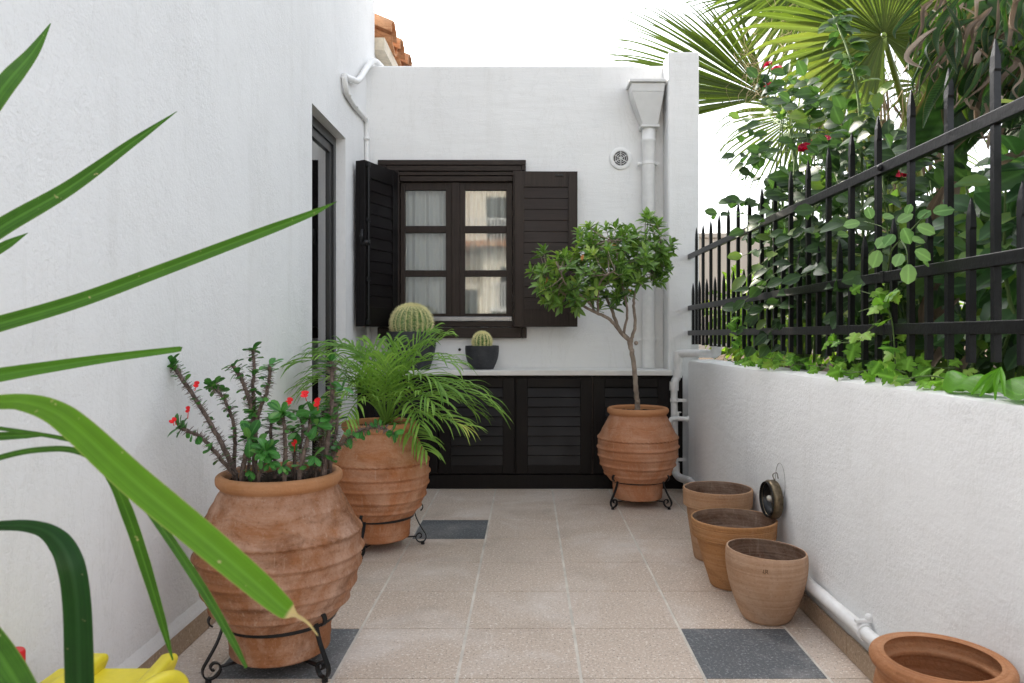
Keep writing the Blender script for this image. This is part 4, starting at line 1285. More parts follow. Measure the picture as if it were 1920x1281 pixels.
# --- little bay tree in the far jar
def Z3(zx, zy, Y): return P(960 + zx / 2.171, 390 + zy / 2.171, Y)
def bay_tree():
    th = thing('bay_tree', (JAR_B.x, JAR_B.y, .6), 'small bay tree with a bare slender trunk and wide crown in the far jar', 'tree')
    rg = random.Random(33)
    Yc = 4.78
    bk = MB()
    tr = [Z3(510, 830, Yc), Z3(510, 800, Yc), Z3(505, 740, Yc), Z3(497, 640, Yc), Z3(483, 560, Yc), Z3(480, 535, Yc)]
    tr[0].z = .6
    bk.tube([p + jitter(rg, .003) for p in catmull(tr, 6)], [.0195, .017, .0155, .016, .021], 12)
    for (zx, zy) in ((490, 585), (505, 550), (512, 790)): bk.ball(Z3(zx, zy, Yc - .012), .014, 8, 6)
    limbs = []
    def limb(pts, ya, r0, r1):
        n = len(pts)
        c = catmull([Z3(x, y, lerp(Yc, ya, i / (n - 1))) for i, (x, y) in enumerate(pts)], 6)
        c = [p + jitter(rg, .003) for p in c]
        bk.tube(c, [r0, (r0 + r1) / 2, r1], 8)
        limbs.append(c)
    limb([(482, 545), (450, 515), (400, 455), (340, 425), (270, 385), (200, 340), (150, 290)], 4.7, .014, .005)
    limb([(478, 540), (435, 490), (400, 400), (375, 350), (330, 290), (270, 230)], 4.95, .014, .005)
    limb([(480, 545), (502, 480), (495, 400), (505, 330), (560, 240), (610, 170)], 4.7, .012, .005)
    limb([(455, 510), (470, 420), (450, 320), (430, 200), (400, 130)], 4.6, .009, .004)
    limb([(400, 400), (440, 300), (490, 220), (540, 120)], 4.95, .009, .004)
    limb([(340, 425), (300, 370), (220, 310), (180, 220)], 4.5, .008, .004)
    limb([(360, 340), (340, 240), (330, 130)], 5.0, .008, .004)
    limb([(505, 330), (540, 300), (600, 250)], 5.0, .007, .004)
    limb([(350, 430), (350, 370), (360, 300), (420, 250)], 4.4, .008, .004)
    allp = [p for c in limbs for p in c[4:]]
    # crown volume as a union of ellipsoids (photo x4, y4, depth, rx, ry, rz in m)
    ell = [(190, 240, 4.75, .20, .22, .165), (150, 320, 4.7, .11, .16, .12), (290, 250, 4.65, .19, .26, .20), (330, 160, 4.75, .16, .24, .15), (410, 210, 4.7, .2, .28, .22), (450, 130, 4.8, .11, .18, .12),
           (520, 220, 4.75, .17, .24, .18), (575, 150, 4.75, .13, .18, .19), (560, 70, 4.78, .07, .1, .08), (390, 330, 4.75, .16, .2, .12), (240, 360, 4.7, .13, .18, .09), (600, 230, 4.75, .08, .12, .12)]
    fol, dry = MB(), MB()
    OV = ((.0, .06), (.2, .62), (.45, 1.0), (.75, .66))
    nro = 0
    for (ex, ey, eY, rx, ry, rz) in ell:
        c0 = Z3(ex, ey, eY)
        cnt = int(250 * (rx * ry * rz) ** (2 / 3) / .035) 
        for _ in range(max(8, int(cnt * .108))):
            d = rdir(rg); k = rg.uniform(.45, 1.0) ** .6
            p = c0 + V((d.x * rx * k, d.y * ry * k, d.z * rz * k))
            near = min(allp, key=lambda a: (a - p).length)
            out = (p - near); L0 = out.length
            td = (out.normalized() * .6 + V((0, 0, .8)) + d * .4).normalized()
            if L0 > .02: bk.tube([near, near.lerp(p, .55) - V((0, 0, .015)), p], [.0032, .0018], 5, cap=False)
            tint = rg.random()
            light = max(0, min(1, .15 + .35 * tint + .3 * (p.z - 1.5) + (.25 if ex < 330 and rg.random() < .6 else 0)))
            for j in range(rg.randint(7, 10)):
                a = 2.4 * j + rg.random() * .5
                sd = Matrix.Rotation(a, 3, td) @ td.orthogonal().normalized()
                o = j / 9
                ld = (sd * (1.0 - .5 * o) + td * (.25 + .9 * o) + V((0, 0, -.12))).normalized()
                L = rg.uniform(.064, .094) * (1 - .25 * o)
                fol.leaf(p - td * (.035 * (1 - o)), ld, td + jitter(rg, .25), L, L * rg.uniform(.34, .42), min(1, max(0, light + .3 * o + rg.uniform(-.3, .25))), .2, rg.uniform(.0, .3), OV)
    for (zx, zy, Y) in ((285, 215, 4.45), (480, 340, 4.5), (140, 280, 4.55), (425, 150, 4.52)):
        for _ in range(1):
            dry.leaf(Z3(zx, zy, Y), rdir(rg), rdir(rg), .05, .022, rg.random(), .3, .4, OV)
    bk.build('trunk', M['bark'], th, smooth=True)
    fol.build('crown', M['leaf_bay'], th, smooth=True)
    dry.build('withered_leaves', M['leaf_bay_dry'], th)
bay_tree()

# --- strap-leaved plant just outside the left edge of the picture
def strap_plant():
    base = V((-1.0, .98, 0))
    th = thing('strap_leaf_plant', base, 'large foreground plant with long green strap leaves reaching in from the left edge', 'plant')
    crown = V((-.98, 1.0, 1.03))
    q = MB()
    q.tube(catmull([V((-1.0, .98, .30)), V((-1.01, .99, .55)), V((-.985, 1.0, .8)), V((-.98, 1.0, 1.06))], 6), [.032, .028, .026, .02], 12)
    q.build('trunk', M['bark'], th, smooth=True)
    q = MB(); q.lathe([(0, .001), (.10, .001), (.11, .02), (.135, .2), (.15, .30), (.155, .33), (.14, .33), (.135, .30), (0, .29)], -1.02, .96, 40)
    q.build('plant_tub', M['terra_red'], th, smooth=True, autosmooth=40)
    leaves = [
        # photo points, depths, widths (m), material, colour
        ([(95, 44), (60, 100), (0, 172), (-110, 330)], (1.35, 1.3, 1.22, 1.1), (.0015, .016, .028, .032, .03), 'leaf_strap', .35),
        ([(332, 209), (250, 266), (130, 352), (0, 428), (-150, 530)], (1.45, 1.38, 1.3, 1.2, 1.1), (.001, .013, .022, .027, .029, .03), 'leaf_strap', .25),
        ([(52, 437), (0, 466), (-110, 530)], (1.3, 1.25, 1.15), (.001, .014, .02, .024), 'leaf_strap', .5),
        ([(632, 378), (580, 402), (480, 440), (300, 508), (150, 563), (0, 607), (-160, 650)], (1.52, 1.5, 1.45, 1.36, 1.28, 1.18, 1.08), (.0008, .012, .019, .022, .024, .025, .026, .026), 'leaf_strap', .42),
        ([(340, 654), (326, 656), (200, 672), (80, 690), (0, 703), (-150, 728)], (1.34, 1.335, 1.28, 1.2, 1.15, 1.05), (.007, .010, .014, .018, .021, .023, .024), 'leaf_strap', .75),
        ([(0, 818), (50, 816), (98, 816)][::-1] + [(-120, 822)], (1.1, 1.08, 1.05, 1.0), (.001, .01, .012, .013), 'leaf_strap', .2),
        ([(462, 1252), (435, 1200), (380, 1105), (300, 985), (230, 895), (150, 848), (80, 843), (0, 858), (-120, 900)], (.98, .98, .98, .98, .98, .98, 1.0, 1.02, 1.04), (.004, .009, .012, .011, .009, .008, .008, .008, .009), 'leaf_strap', .15),
        ([(324, 1238), (305, 1170), (272, 1060), (238, 960), (206, 893), (150, 830)], (1.12, 1.1, 1.08, 1.05, 1.02, 1.0), (.002, .011, .016, .017, .012, .006), 'leaf_strap', .2),
        ([(596, 1192), (577, 1168), (552, 1152), (530, 1138), (470, 1085), (370, 1000), (250, 900), (150, 808), (100, 772), (50, 756), (0, 754), (-130, 765)], (.88, .875, .87, .866, .86, .85, .85, .87, .89, .91, .94, 1.0), (.0012, .003, .0045, .021, .029, .033, .035, .034, .031, .026, .02, .018, .016), 'leaf_strap_tip', .75),
        ([(150, 1330), (148, 1230), (144, 1130), (133, 1060), (110, 1015), (70, 990), (0, 986), (-130, 1000)], (.98, .98, .98, .98, .985, .99, 1.0, 1.02), (.034, .034, .033, .032, .028, .018, .013, .012), 'leaf_strap_dark', .5),
        ([(60, 1330), (20, 1262), (-30, 1190), (-120, 1100)], (.86, .87, .9, .98), (.03, .034, .032, .028), 'leaf_strap', .3),
        ([(-60, -40), (-150, 200), (-300, 520)], (1.1, 1.05, 1.0), (.001, .02, .025), 'leaf_strap', .3),
    ]
    for pts, ds, ws, mt, col in leaves:
        p3 = [P(x, y, d) for (x, y), d in zip(pts, ds)]
        if (p3[-1] - crown).length > .02:
            p3.append(p3[-1].lerp(crown, .6) + V((0, 0, -.0))); p3.append(crown + V((0, 0, random.Random(len(pts)).uniform(-.08, .03))))
            ws = tuple(ws) + (ws[-1] * .8, ws[-1] * .6)
        q = MB()
        tw = {'leaf_strap_dark': .3}.get(mt, 0)
        q.ribbon(p3[::-1], list(ws)[::-1], 10, None, .14 if mt != 'leaf_strap_dark' else -.16, col, 7)
        q.build('leaf', M[mt], th, smooth=True)
strap_plant()

# --- yellow plastic cart and red cap in the lower left corner
def yellow_seat():
    th = thing('plastic_stool', (-1.0, 1.66, 0), 'yellow plastic low stool with raised side grips in the lower left corner', 'stool')
    def ext(mb, poly, x0, x1):
        n = len(poly)
        vs = [(x0, y, z) for y, z in poly] + [(x1, y, z) for y, z in poly]
        fs = [tuple(range(n)), tuple(reversed(range(n, 2 * n)))] + [(i, n + i, n + (i + 1) % n, (i + 1) % n) for i in range(n)]
        mb.add(vs, fs)
    zt = .304
    q = MB(); q.box(-1.14, -.855, 1.45, 1.80, zt - .03, zt)
    for x, y in ((-1.12, 1.47), (-.89, 1.47), (-1.12, 1.765), (-.89, 1.765)): frustum(q, (x - .02, x + .025, y - .02, y + .02), (x - .015, x + .02, y - .016, y + .016), .0, zt - .03)
    q.build('seat', M['yellow'], th, bevel=.008)
    for x0, x1 in ((-1.078, -1.026), (-.888, -.856)):
        q = MB()
        ext(q, [(1.42, zt - .005), (1.80, zt - .005), (1.82, zt + .012), (1.815, zt + .028), (1.79, zt + .036), (1.70, zt + .026), (1.55, zt + .022), (1.43, zt + .018)], x0, x1)
        q.build('grip', M['yellow'], th, bevel=.011, smooth=True)
    q = MB()
    q.tube(catmull([V((-.86, 1.44, zt + .01)), V((-.85, 1.50, zt + .022)), V((-.832, 1.60, zt + .036)), V((-.812, 1.67, zt + .030)), V((-.80, 1.70, zt + .0)), V((-.795, 1.68, zt - .06))], 6), [.012, .018, .021, .021], 12)
    q.build('handle', M['yellow'], th, smooth=True)
yellow_seat()
bt = thing('spray_bottle', (-1.115, 1.60, 0), 'red capped bottle standing against the left wall at the lower left edge', 'bottle')
q = MB(); q.lathe([(0, .001), (.04, .001), (.044, .01), (.044, .30), (.03, .36), (.018, .385), (.018, .40)], -1.115, 1.60, 28); q.build('body', M['white_paint'], bt, smooth=True, autosmooth=50)
q = MB(); q.lathe([(.0245, .388), (.0245, .425), (.022, .43), (0, .431)], -1.115, 1.60, 24); q.build('cap', M['red'], bt, smooth=True, autosmooth=50)

# ------------------------------------------------------------------ garden beyond the wall
def shrub(name, label, cat, blobs, L, Wr, count, matk, seed, stems=None, stem_mat='green_stem', leaflets=False, droop=.3, group=None, rows=None, upn=(-.35, -.75, .55)):
    """blobs: ellipsoids (cx, cy, cz, rx, ry, rz, weight)"""
    b0 = blobs[0]
    th = thing(name, (b0[0], b0[1], .85), label, cat, group)
    rg = random.Random(seed)
    f, s = MB(), MB(); f.guard = b0[1] > 0
    tw = sum(b[6] for b in blobs)
    rows = rows or ((.0, .1), (.2, .66), (.45, 1.0), (.75, .66))
    for b in blobs:
        root = V((b[0] + rg.uniform(-.1, .1), b[1] + rg.uniform(-.1, .1), .84))
        for _ in range(int(count * b[6] / tw)):
            d = rdir(rg); k = rg.random() ** .45
            p = V((b[0] + d.x * b[3] * k, b[1] + d.y * b[4] * k, b[2] + d.z * b[5] * k))
            if p.x < XF + .06: p.x = XF + .06 + rg.random() * .05
            if p.z < 1.05 and p.x < XF + .17: p.x = XF + .17
            if p.z < .86: p.z = .86 + rg.random() * .1
            gd = (d * .8 + V((0, 0, .25)) + jitter(rg, .5)).normalized()
            tint = rg.random()
            if leaflets:
                # a compound leaf: five or seven leaflets on a thin rachis
                n = rg.choice((3, 5, 5, 7)); lr = L * (.55 * n)
                tip = p + gd * lr - V((0, 0, lr * .25))
                s.tube([p, p.lerp(tip, .5) + V((0, 0, lr * .07)), tip], [.0014, .0009], 4, cap=False)
                sd = gd.cross(V((0, 0, 1)))
                if sd.length < .1: sd = gd.orthogonal()
                sd.normalize()
                for j in range(n):
                    u = .3 + .7 * ((j + 1) // 2) / max(1, n // 2)
                    q = p.lerp(tip, min(1, u)) + V((0, 0, lr * .07 * (1 - abs(2 * u - 1))))
                    dd_ = gd if j == n - 1 else (sd * (1 if j % 2 else -1) * .9 + gd * .5)
                    dd_ = (dd_ + V((0, 0, -.2)) + jitter(rg, .2)).normalized()
                    l = L * rg.uniform(.8, 1.15)
                    f.leaf(q, dd_, V(upn) + jitter(rg, .4), l, l * Wr, min(1, max(0, tint * .8 + rg.uniform(-.1, .2))), .14, droop * rg.uniform(.3, 1.2), rows)
            else:
                l = L * rg.uniform(.7, 1.25)
                dd_ = (gd + V((0, 0, -.35))).normalized()
                f.leaf(p, dd_, V(upn) + jitter(rg, .7), l, l * Wr, tint, .14, droop * rg.uniform(.3, 1.3), rows)
        for _ in range(4):
            e = V((b[0] + rg.uniform(-.6, .6) * b[3], b[1] + rg.uniform(-.6, .6) * b[4], b[2] + rg.uniform(.1, .8) * b[5]))
            if e.x < XF + .05: e.x = XF + .05
            mid = root.lerp(e, .5) + jitter(rg, .08)
            if mid.x < XF + .04: mid.x = XF + .04
            s.tube(catmull([root, mid, e], 5), [.009, .003], 6)
    for c, r0, r1 in (stems or []):
        s.tube(catmull(c, 6), [r0, r1], 8)
    f.build('foliage', M[matk], th, smooth=True)
    s.build('stems', M[stem_mat], th, smooth=True)
    return th

def PX(px, py, X):
    """point at lateral offset X seen at pixel"""
    Y = X * FPX / (px - VPX)
    return P(px, py, Y)

def rose_flower(th, c, s, rg, matk='rose'):
    q = MB()
    ax = V((rg.uniform(-.5, .3), -.6, .6)).normalized()
    o = ax.orthogonal().normalized()
    for ring, (n, open_, ln) in enumerate(((4, .25, .7), (5, .6, .9), (6, 1.1, 1.0))):
        for k in range(n):
            d = Matrix.Rotation(2 * math.pi * k / n + ring + rg.random() * .3, 3, ax) @ o
            q.leaf(c, (d * open_ + ax * .6), ax - d * .8, s * ln, s * ln * .95, rg.random(), .3, rg.uniform(-.2, .5), ((0, .3), (.3, .85), (.65, 1.0), (.9, .7)))
    q.build('flower', M[matk], th, smooth=True)

OVAL = ((.0, .15), (.18, .7), (.45, 1.0), (.78, .72))
rg = random.Random(77)
# rose bush nearest the pillar
rb = shrub('rose_bush', 'straggling rose bush with dark leaves and deep pink blooms behind the fence', 'bush',
      [(1.36, 3.75, 1.66, .14, .34, .24, 1.2), (1.38, 3.55, 1.95, .12, .3, .17, .8), (1.40, 3.3, 1.62, .16, .34, .3, 1.3), (1.42, 3.0, 1.5, .16, .3, .35, 1.1), (1.36, 3.9, 2.22, .08, .16, .15, .3), (1.40, 3.55, 1.3, .16, .4, .25, 1.0)],
      .078, .68, 300, 'leaf_rose', 41, leaflets=True, rows=OVAL, stem_mat='green_stem',
      stems=[([PX(1500, 660, 1.40), PX(1498, 365, 1.38), PX(1490, 300, 1.38), PX(1482, 240, 1.38)], .016, .012), ([PX(1482, 240, 1.38), PX(1460, 232, 1.36), PX(1440, 215, 1.36)], .009, .004), ([PX(1484, 262, 1.38), PX(1510, 245, 1.4), PX(1526, 228, 1.4)], .007, .003),
             ([PX(1461, 232, 1.36), PX(1453, 175, 1.36), PX(1443, 118, 1.36)], .005, .003),
             ([PX(1620, 640, 1.40), PX(1618, 420, 1.4), PX(1613, 244, 1.40), PX(1607, 171, 1.40), PX(1591, 101, 1.40), PX(1571, 49, 1.40), PX(1562, 28, 1.4)], .008, .003)])
f = MB()
cane = catmull([PX(1613, 300, 1.40), PX(1607, 171, 1.40), PX(1591, 101, 1.40), PX(1571, 49, 1.40), PX(1562, 28, 1.4)], 8)
for i, p in enumerate(cane):
    for k in range(2):
        a = rg.random() * 6.28
        d = V((math.cos(a), math.sin(a), rg.uniform(-.6, .3))).normalized()
        l = rg.uniform(.06, .085)
        f.leaf(p + d * .02, d, V((0, -.6, .6)) + jitter(rg, .4), l, l * .72, rg.random() * .9, .12, .3, OVAL)
cane = catmull([PX(1461, 232, 1.36), PX(1453, 175, 1.36), PX(1443, 130, 1.36)], 5)
for p in cane[::2]:
    a = rg.random() * 6.28
    f.leaf(p, V((math.cos(a), math.sin(a), -.3)), V((0, -.6, .6)), .055, .035, rg.random(), .12, .3, OVAL)
f.build('upper_foliage', M['leaf_rose'], rb, smooth=True)
for (x, y, X, s) in ((1441, 169, 1.35, .05), (1457, 134, 1.36, .035), (1510, 287, 1.38, .052), (1540, 272, 1.38, .055), (1441, 124, 1.36, .03), (1697, 331, 1.42, .034)):
    rose_flower(rb, PX(x, y, X), s, rg)

# glossy broad-leaved shrubs along the right part of the fence
shrub('broadleaf_shrub', 'glossy dark broad-leaved shrub pressing through the fence at the right edge', 'bush',
      [(1.42, 2.05, 1.40, .16, .28, .26, 1), (1.42, 1.72, 1.44, .15, .22, .24, 1), (1.5, 2.3, 1.30, .2, .3, .3, 1), (1.40, 1.9, 1.55, .12, .3, .08, .5)],
      .098, .62, 330, 'leaf_big', 42, droop=.35, rows=OVAL)
shrub('broadleaf_shrub', 'dark broad-leaved shrub behind the middle of the fence, under the fan palm', 'bush',
      [(1.48, 2.75, 1.36, .2, .36, .3, 1), (1.46, 2.5, 1.52, .16, .22, .16, .5), (1.5, 3.1, 1.25, .2, .3, .3, .8)],
      .082, .64, 330, 'leaf_rose', 43, droop=.35, rows=OVAL)
# dense hedge behind them
shrub('hedge', 'dense dark hedge filling the garden low down behind the railings', 'hedge',
      [(1.9, 1.9, 1.2, .35, .45, .38, 1), (1.95, 2.6, 1.2, .38, .5, .40, 1), (1.95, 3.3, 1.2, .38, .5, .40, 1), (1.9, 4.0, 1.1, .35, .4, .32, .8), (2.0, 1.3, 1.25, .4, .5, .4, .8), (1.6, 2.6, 1.0, .25, 1.2, .18, 1.3), (2.6, 2.2, 1.4, .4, .7, .5, 1), (2.7, 3.4, 1.3, .4, .7, .4, 1)],
      .07, .6, 2700, 'leaf_hedge', 44, droop=.3)
# sunlit yellow-green bushes farther back
shrub('hedge', 'tall loose dark foliage rising behind the fence beneath the palm leaves', 'hedge',
      [(1.75, 3.2, 1.6, .25, .4, .35, 1), (1.75, 2.6, 1.55, .25, .4, .3, 1), (1.8, 2.1, 1.5, .3, .35, .3, 1), (1.75, 3.9, 1.55, .25, .4, .4, .9), (2.2, 2.9, 1.6, .3, .6, .35, 1)],
      .075, .6, 240, 'leaf_hedge', 47, droop=.3)
shrub('sunlit_bush', 'bright yellow green sunlit bush seen between the railings next to the pillar', 'bush',
      [(2.0, 6.3, 1.25, .5, .6, .42, 1), (2.6, 6.5, 1.3, .5, .6, .5, 1), (1.75, 5.6, 1.1, .35, .4, .28, .7), (3.3, 6.2, 1.4, .6, .6, .6, 1)],
      .085, .38, 3000, 'leaf_light', 45, droop=.35)
shrub('sunlit_bush', 'loose light green bush glowing in the sun behind the right end of the fence', 'bush',
      [(2.6, 3.6, 1.55, .4, .5, .35, 1), (2.5, 2.8, 1.6, .3, .4, .28, 1), (3.3, 3.6, 1.5, .5, .6, .45, 1), (2.4, 4.5, 1.4, .4, .5, .35, 1)],
      .075, .45, 1700, 'leaf_light', 46, droop=.35)

# lobed leaves of the creeper
def lobed(mb, c, d, n, s, rnd, rg):
    d = V(d).normalized(); sd = d.cross(V(n)); sd.normalize(); up = sd.cross(d)
    out = [(0, 0), (.16, -.12), (.3, -.06), (.44, .02), (.40, .12), (.44, .2), (.23, .27), (.46, .36), (.60, .50), (.46, .50), (.42, .60), (.22, .60), (.28, .7), (.22, .7), (.18, .84), (.1, .86), (0, 1.04)]
    pts = out + [(-x, y) for x, y in reversed(out[1:-1])]
    vs = [V(c) + d * s * .38]; la = [(.5, .4, rnd)]
    for x, y in pts:
        x *= rg.uniform(.9, 1.1)
        vs.append(V(c) + d * (s * y) + sd * (s * x) - up * (s * (.10 * abs(x) * 2 + .12 * y * y)) + up * rg.uniform(-.02, .02) * s)
        la.append((.5 + x * .8, y, rnd))
    k = len(pts)
    mb.add(vs, [(0, 1 + i, 1 + (i + 1) % k) for i in range(k)], la)

def creeper(label, sprays, seed, size):
    p0 = sprays[0][0][0]
    th = thing('creeper', p0, label, 'creeper')
    rg = random.Random(seed)
    f, s = MB(), MB()
    for path, n, spread, sz in sprays:
        c = catmull(path, 6)
        s.tube(c, [.0028, .0012], 5)
        for k in range(n):
            u = rg.random() * (len(c) - 1.01); i = int(u)
            p = c[i].lerp(c[i + 1], u - i) + jitter(rg, spread)
            d = V((rg.uniform(-1, .5), rg.uniform(-1, .6), rg.uniform(-.7, .5)))
            l = sz * rg.uniform(.6, 1.25)
            if p.x < 1.135 and p.z < wall_top(p.y) + .06: p.x = 1.135
            if p.z - l * .8 < wall_top(p.y): p.z = wall_top(p.y) + l * .5
            lobed(f, p, d, V((-.5, -.6, .6)) + jitter(rg, .35), l, rg.random(), rg)
    f.build('foliage', M['leaf_vine'], th, smooth=True)
    s.build('stems', M['green_stem'], th, smooth=True)
creeper('light green lobed creeper climbing the railings at the far end of the wall', [
    ([PX(1400, 668, 1.18), PX(1385, 620, 1.16), PX(1380, 590, 1.155)], 22, .03, .046),
    ([PX(1400, 668, 1.16), PX(1440, 672, 1.15), PX(1490, 680, 1.16)], 30, .035, .046),
    ([PX(1420, 640, 1.2), PX(1410, 600, 1.2), PX(1425, 570, 1.22)], 16, .035, .05),
    ([PX(1360, 672, 1.18), PX(1385, 684, 1.15), PX(1405, 690, 1.14)], 5, .02, .042),
    ([PX(1480, 682, 1.2), PX(1560, 690, 1.2), PX(1620, 700, 1.2)], 20, .04, .045)], 51, .05)
creeper('pale green jagged creeper hanging through the railings in the middle of the wall', [
    ([PX(1680, 700, 1.16), PX(1672, 600, 1.15), PX(1650, 560, 1.14), PX(1612, 545, 1.13)], 14, .03, .055),
    ([PX(1680, 545, 1.15), PX(1650, 570, 1.13), PX(1610, 585, 1.13)], 9, .02, .05),
    ([PX(1650, 600, 1.15), PX(1600, 640, 1.13), PX(1550, 640, 1.13)], 11, .02, .048),
    ([PX(1700, 700, 1.17), PX(1660, 690, 1.15), PX(1590, 700, 1.14), PX(1550, 696, 1.14)], 12, .03, .052),
    ([PX(1780, 712, 1.17), PX(1740, 705, 1.14), PX(1690, 712, 1.135)], 5, .015, .05),
    ([PX(1640, 690, 1.22), PX(1740, 690, 1.22), PX(1800, 690, 1.22)], 9, .04, .05)], 52, .055)
# pale round-leaved spray in front of the bars
sp = thing('rose_spray', PX(1680, 480, 1.15), 'pale round-leaved rose spray poking through the railings above the middle rail', 'plant')
f, s = MB(), MB()
s.tube(catmull([PX(1665, 510, 1.17), PX(1672, 470, 1.14), PX(1700, 440, 1.13), PX(1738, 400, 1.13)], 5), [.003, .0015], 6)
s.tube(catmull([PX(1672, 470, 1.14), PX(1660, 430, 1.12), PX(1620, 415, 1.11)], 5), [.002, .001], 6)
s.tube(catmull([PX(1690, 450, 1.13), PX(1700, 470, 1.11), PX(1702, 500, 1.10)], 5), [.002, .001], 6)
for (x, y, X, dx, dz, l) in ((1612, 418, 1.11, -.9, -.1, .055), (1634, 410, 1.11, -.1, .3, .045), (1656, 409, 1.11, .3, .1, .045), (1683, 416, 1.12, .5, .3, .05), (1694, 428, 1.11, .2, -.5, .055), (1720, 424, 1.11, .6, -.3, .055), (1722, 410, 1.12, .4, .3, .045),
                             (1750, 398, 1.12, .6, .1, .058), (1700, 402, 1.12, .1, .4, .034), (1676, 440, 1.10, -.2, -.2, .05), (1664, 445, 1.11, -.6, -.5, .06), (1648, 470, 1.10, -.2, -.8, .062), (1690, 476, 1.10, -.4, -.6, .05), (1712, 452, 1.10, .5, .1, .05), (1716, 470, 1.10, .5, -.3, .055), (1704, 496, 1.10, .0, -.7, .062), (1730, 490, 1.12, .6, -.2, .034), (1590, 440, 1.13, -.7, .0, .05)):
    f.leaf(PX(x, y, X), V((dx, rg.uniform(-.3, .3), dz)), V((-.4, -.8, .45)), l * .95, l * .72, rg.random(), .06, .1, ((0, .25), (.18, .75), (.45, 1.0), (.78, .78)))
f.build('foliage', M['leaf_pale'], sp, smooth=True); s.build('stems', M['green_stem'], sp, smooth=True)

# --- fan palm
def fan(q, hub, out, nrm, L, n, span, wid, rg, split=.5, droop=.5, tint=(.2, .9)):
    out = V(out).normalized(); nrm = (V(nrm) - out * V(nrm).dot(out)).normalized()
    for k in range(n):
        a = lerp(-span / 2, span / 2, k / (n - 1)) + rg.uniform(-.012, .012)
        d = (Matrix.Rotation(a, 3, nrm) @ out)
        d = (d + nrm * (.10 * (1 - math.cos(a)) + rg.uniform(-.03, .03))).normalized()
        l = L * (.80 + .2 * math.cos(a * .8)) * rg.uniform(.9, 1.06)
        g = V((0, 0, -1))
        dr = droop * l * rg.uniform(.5, 1.3)
        path = [hub + d * .02, hub + d * l * .3, hub + d * l * .58 + g * dr * .03, hub + d * l * .8 + g * dr * .15, hub + d * l * .98 + g * dr * .5]
        w = L * .5 * (2 * math.sin(span / (n - 1) / 2)) * wid
        q.ribbon(path, [w * .12, w * .55, w * .98, w * .62, w * .3, w * .03], 4, nrm, .30, rg.uniform(*tint), 3)

def fan_palm():
    B = V((3.15, 6.3, .8))
    th = thing('fan_palm', B, 'large fan palm with spreading pleated leaves rising beyond the fence', 'palm')
    rg = random.Random(61)
    q = MB()
    q.tube(catmull([B, B + V((.0, 0, .7)), B + V((-.03, 0, 1.25))], 8), [.19, .17, .13], 18)
    q.build('trunk', M['bark_dark'], th, smooth=True)
    top = B + V((-.03, 0, 1.2))
    fans = [ # hub pixel, depth, direction (x, z), normal, length, n, span, width, droop
        ((1657, 66), 5.2, (-.25, -.1, 1.0), (-.1, -1, -.25), 1.15, 58, R(320), 1.35, .22, (.3, .95)),
        ((1440, 182), 6.5, (-.86, .1, .46), (.25, -.75, .5), 1.72, 50, R(118), 1.4, .14, (.0, .6)),
        ((1505, 212), 6.3, (-.85, .1, -.55), (-.1, -.9, .4), .85, 26, R(125), .72, .7, (.3, .9)),
        ((1545, -75), 6.4, (-.35, .1, -1.0), (.15, -1, .0), 1.3, 42, R(190), 1.4, .1, (.0, .45)),
        ((1738, 158), 5.6, (.4, -.1, -.5), (.1, -1, .3), .62, 26, R(250), .6, .35, (.3, .9)),
        ((1590, 190), 5.9, (-.5, -.1, -1.0), (.1, -.9, .4), .75, 22, R(110), .6, .4, (.5, 1.0)),
        ((1800, 60), 6.6, (.4, .1, .6), (.0, -1, .3), 1.1, 36, R(240), .9, .3, (.1, .8)),
        ((1490, -10), 6.9, (-.9, .1, .2), (.3, -.7, .6), 1.2, 38, R(130), 1.4, .25, (.0, .5)),
        ((1690, 255), 6.5, (.5, -.1, -.2), (.0, -.9, .5), .8, 26, R(200), .6, .5, (.5, 1.0)),
    ]
    for (px, py), Y, o, nn, L, n, sp_, wd_, dr, tint in fans:
        hub = P(px, py, Y)
        q = MB(); fan(q, hub, o, nn, L, n, sp_, wd_, rg, droop=dr, tint=tint)
        fo = q.build('fan_leaf', M['leaf_fan'], th, smooth=True)
        q = MB()
        e = hub - V(o).normalized() * .02
        mid = top.lerp(e, .55) + V((0, 0, .18))
        if py == 66: mid = P(1705, 240, 5.6); top2 = P(1722, 330, 5.9); 
        else: top2 = top
        c = catmull([top2, mid, e], 8)
        q.tube(c, [.055, .045, .03], 8, flat=.6)
        q.ball(hub, .017, 8, 6)
        for i in range(2, len(c) - 2):
            for sg in (-1, 1):
                q.tube([c[i] + V((sg * .02, 0, 0)), c[i] + V((sg * .042, 0, .02))], [.005, .001], 4)
        q.build('stalk', M['petiole'], th, smooth=True)
    q = MB()
    for _ in range(120):
        a = P(rg.uniform(1520, 1790), rg.uniform(20, 190), rg.uniform(5.2, 6.2))
        l = rg.uniform(.25, .75)
        pth = [a]
        for j in range(4): pth.append(pth[-1] + V((rg.uniform(-.07, .07), rg.uniform(-.04, .04), -l / 4)))
        q.tube(catmull(pth, 4), [.0035, .0012], 4, cap=False)
    for _ in range(90):
        a = P(rg.uniform(1390, 1560), rg.uniform(20, 190), rg.uniform(5.4, 6.2))
        pth = [a, a + jitter(rg, .12), a + jitter(rg, .18) + V((0, 0, -.12)), a + jitter(rg, .2) + V((0, 0, -.25))]
        q.tube(catmull(pth, 4), [.002, .001], 4, cap=False)
    q.build('fibres', M['fibre'], th)
    q = MB()
    for _ in range(46):
        a = P(rg.uniform(1540, 1780), rg.uniform(120, 260), rg.uniform(5.5, 6.5))
        l = rg.uniform(.4, .9)
        d = V((rg.uniform(-.35, .35), rg.uniform(-.2, .2), -1))
        q.ribbon([a, a + d * l * .5 + jitter(rg, .05), a + d * l], [.018, .02, .002], 4, None, .3, rg.random(), 3)
    q.build('dry_fans', M['dry_leaf'], th, smooth=True)
fan_palm()

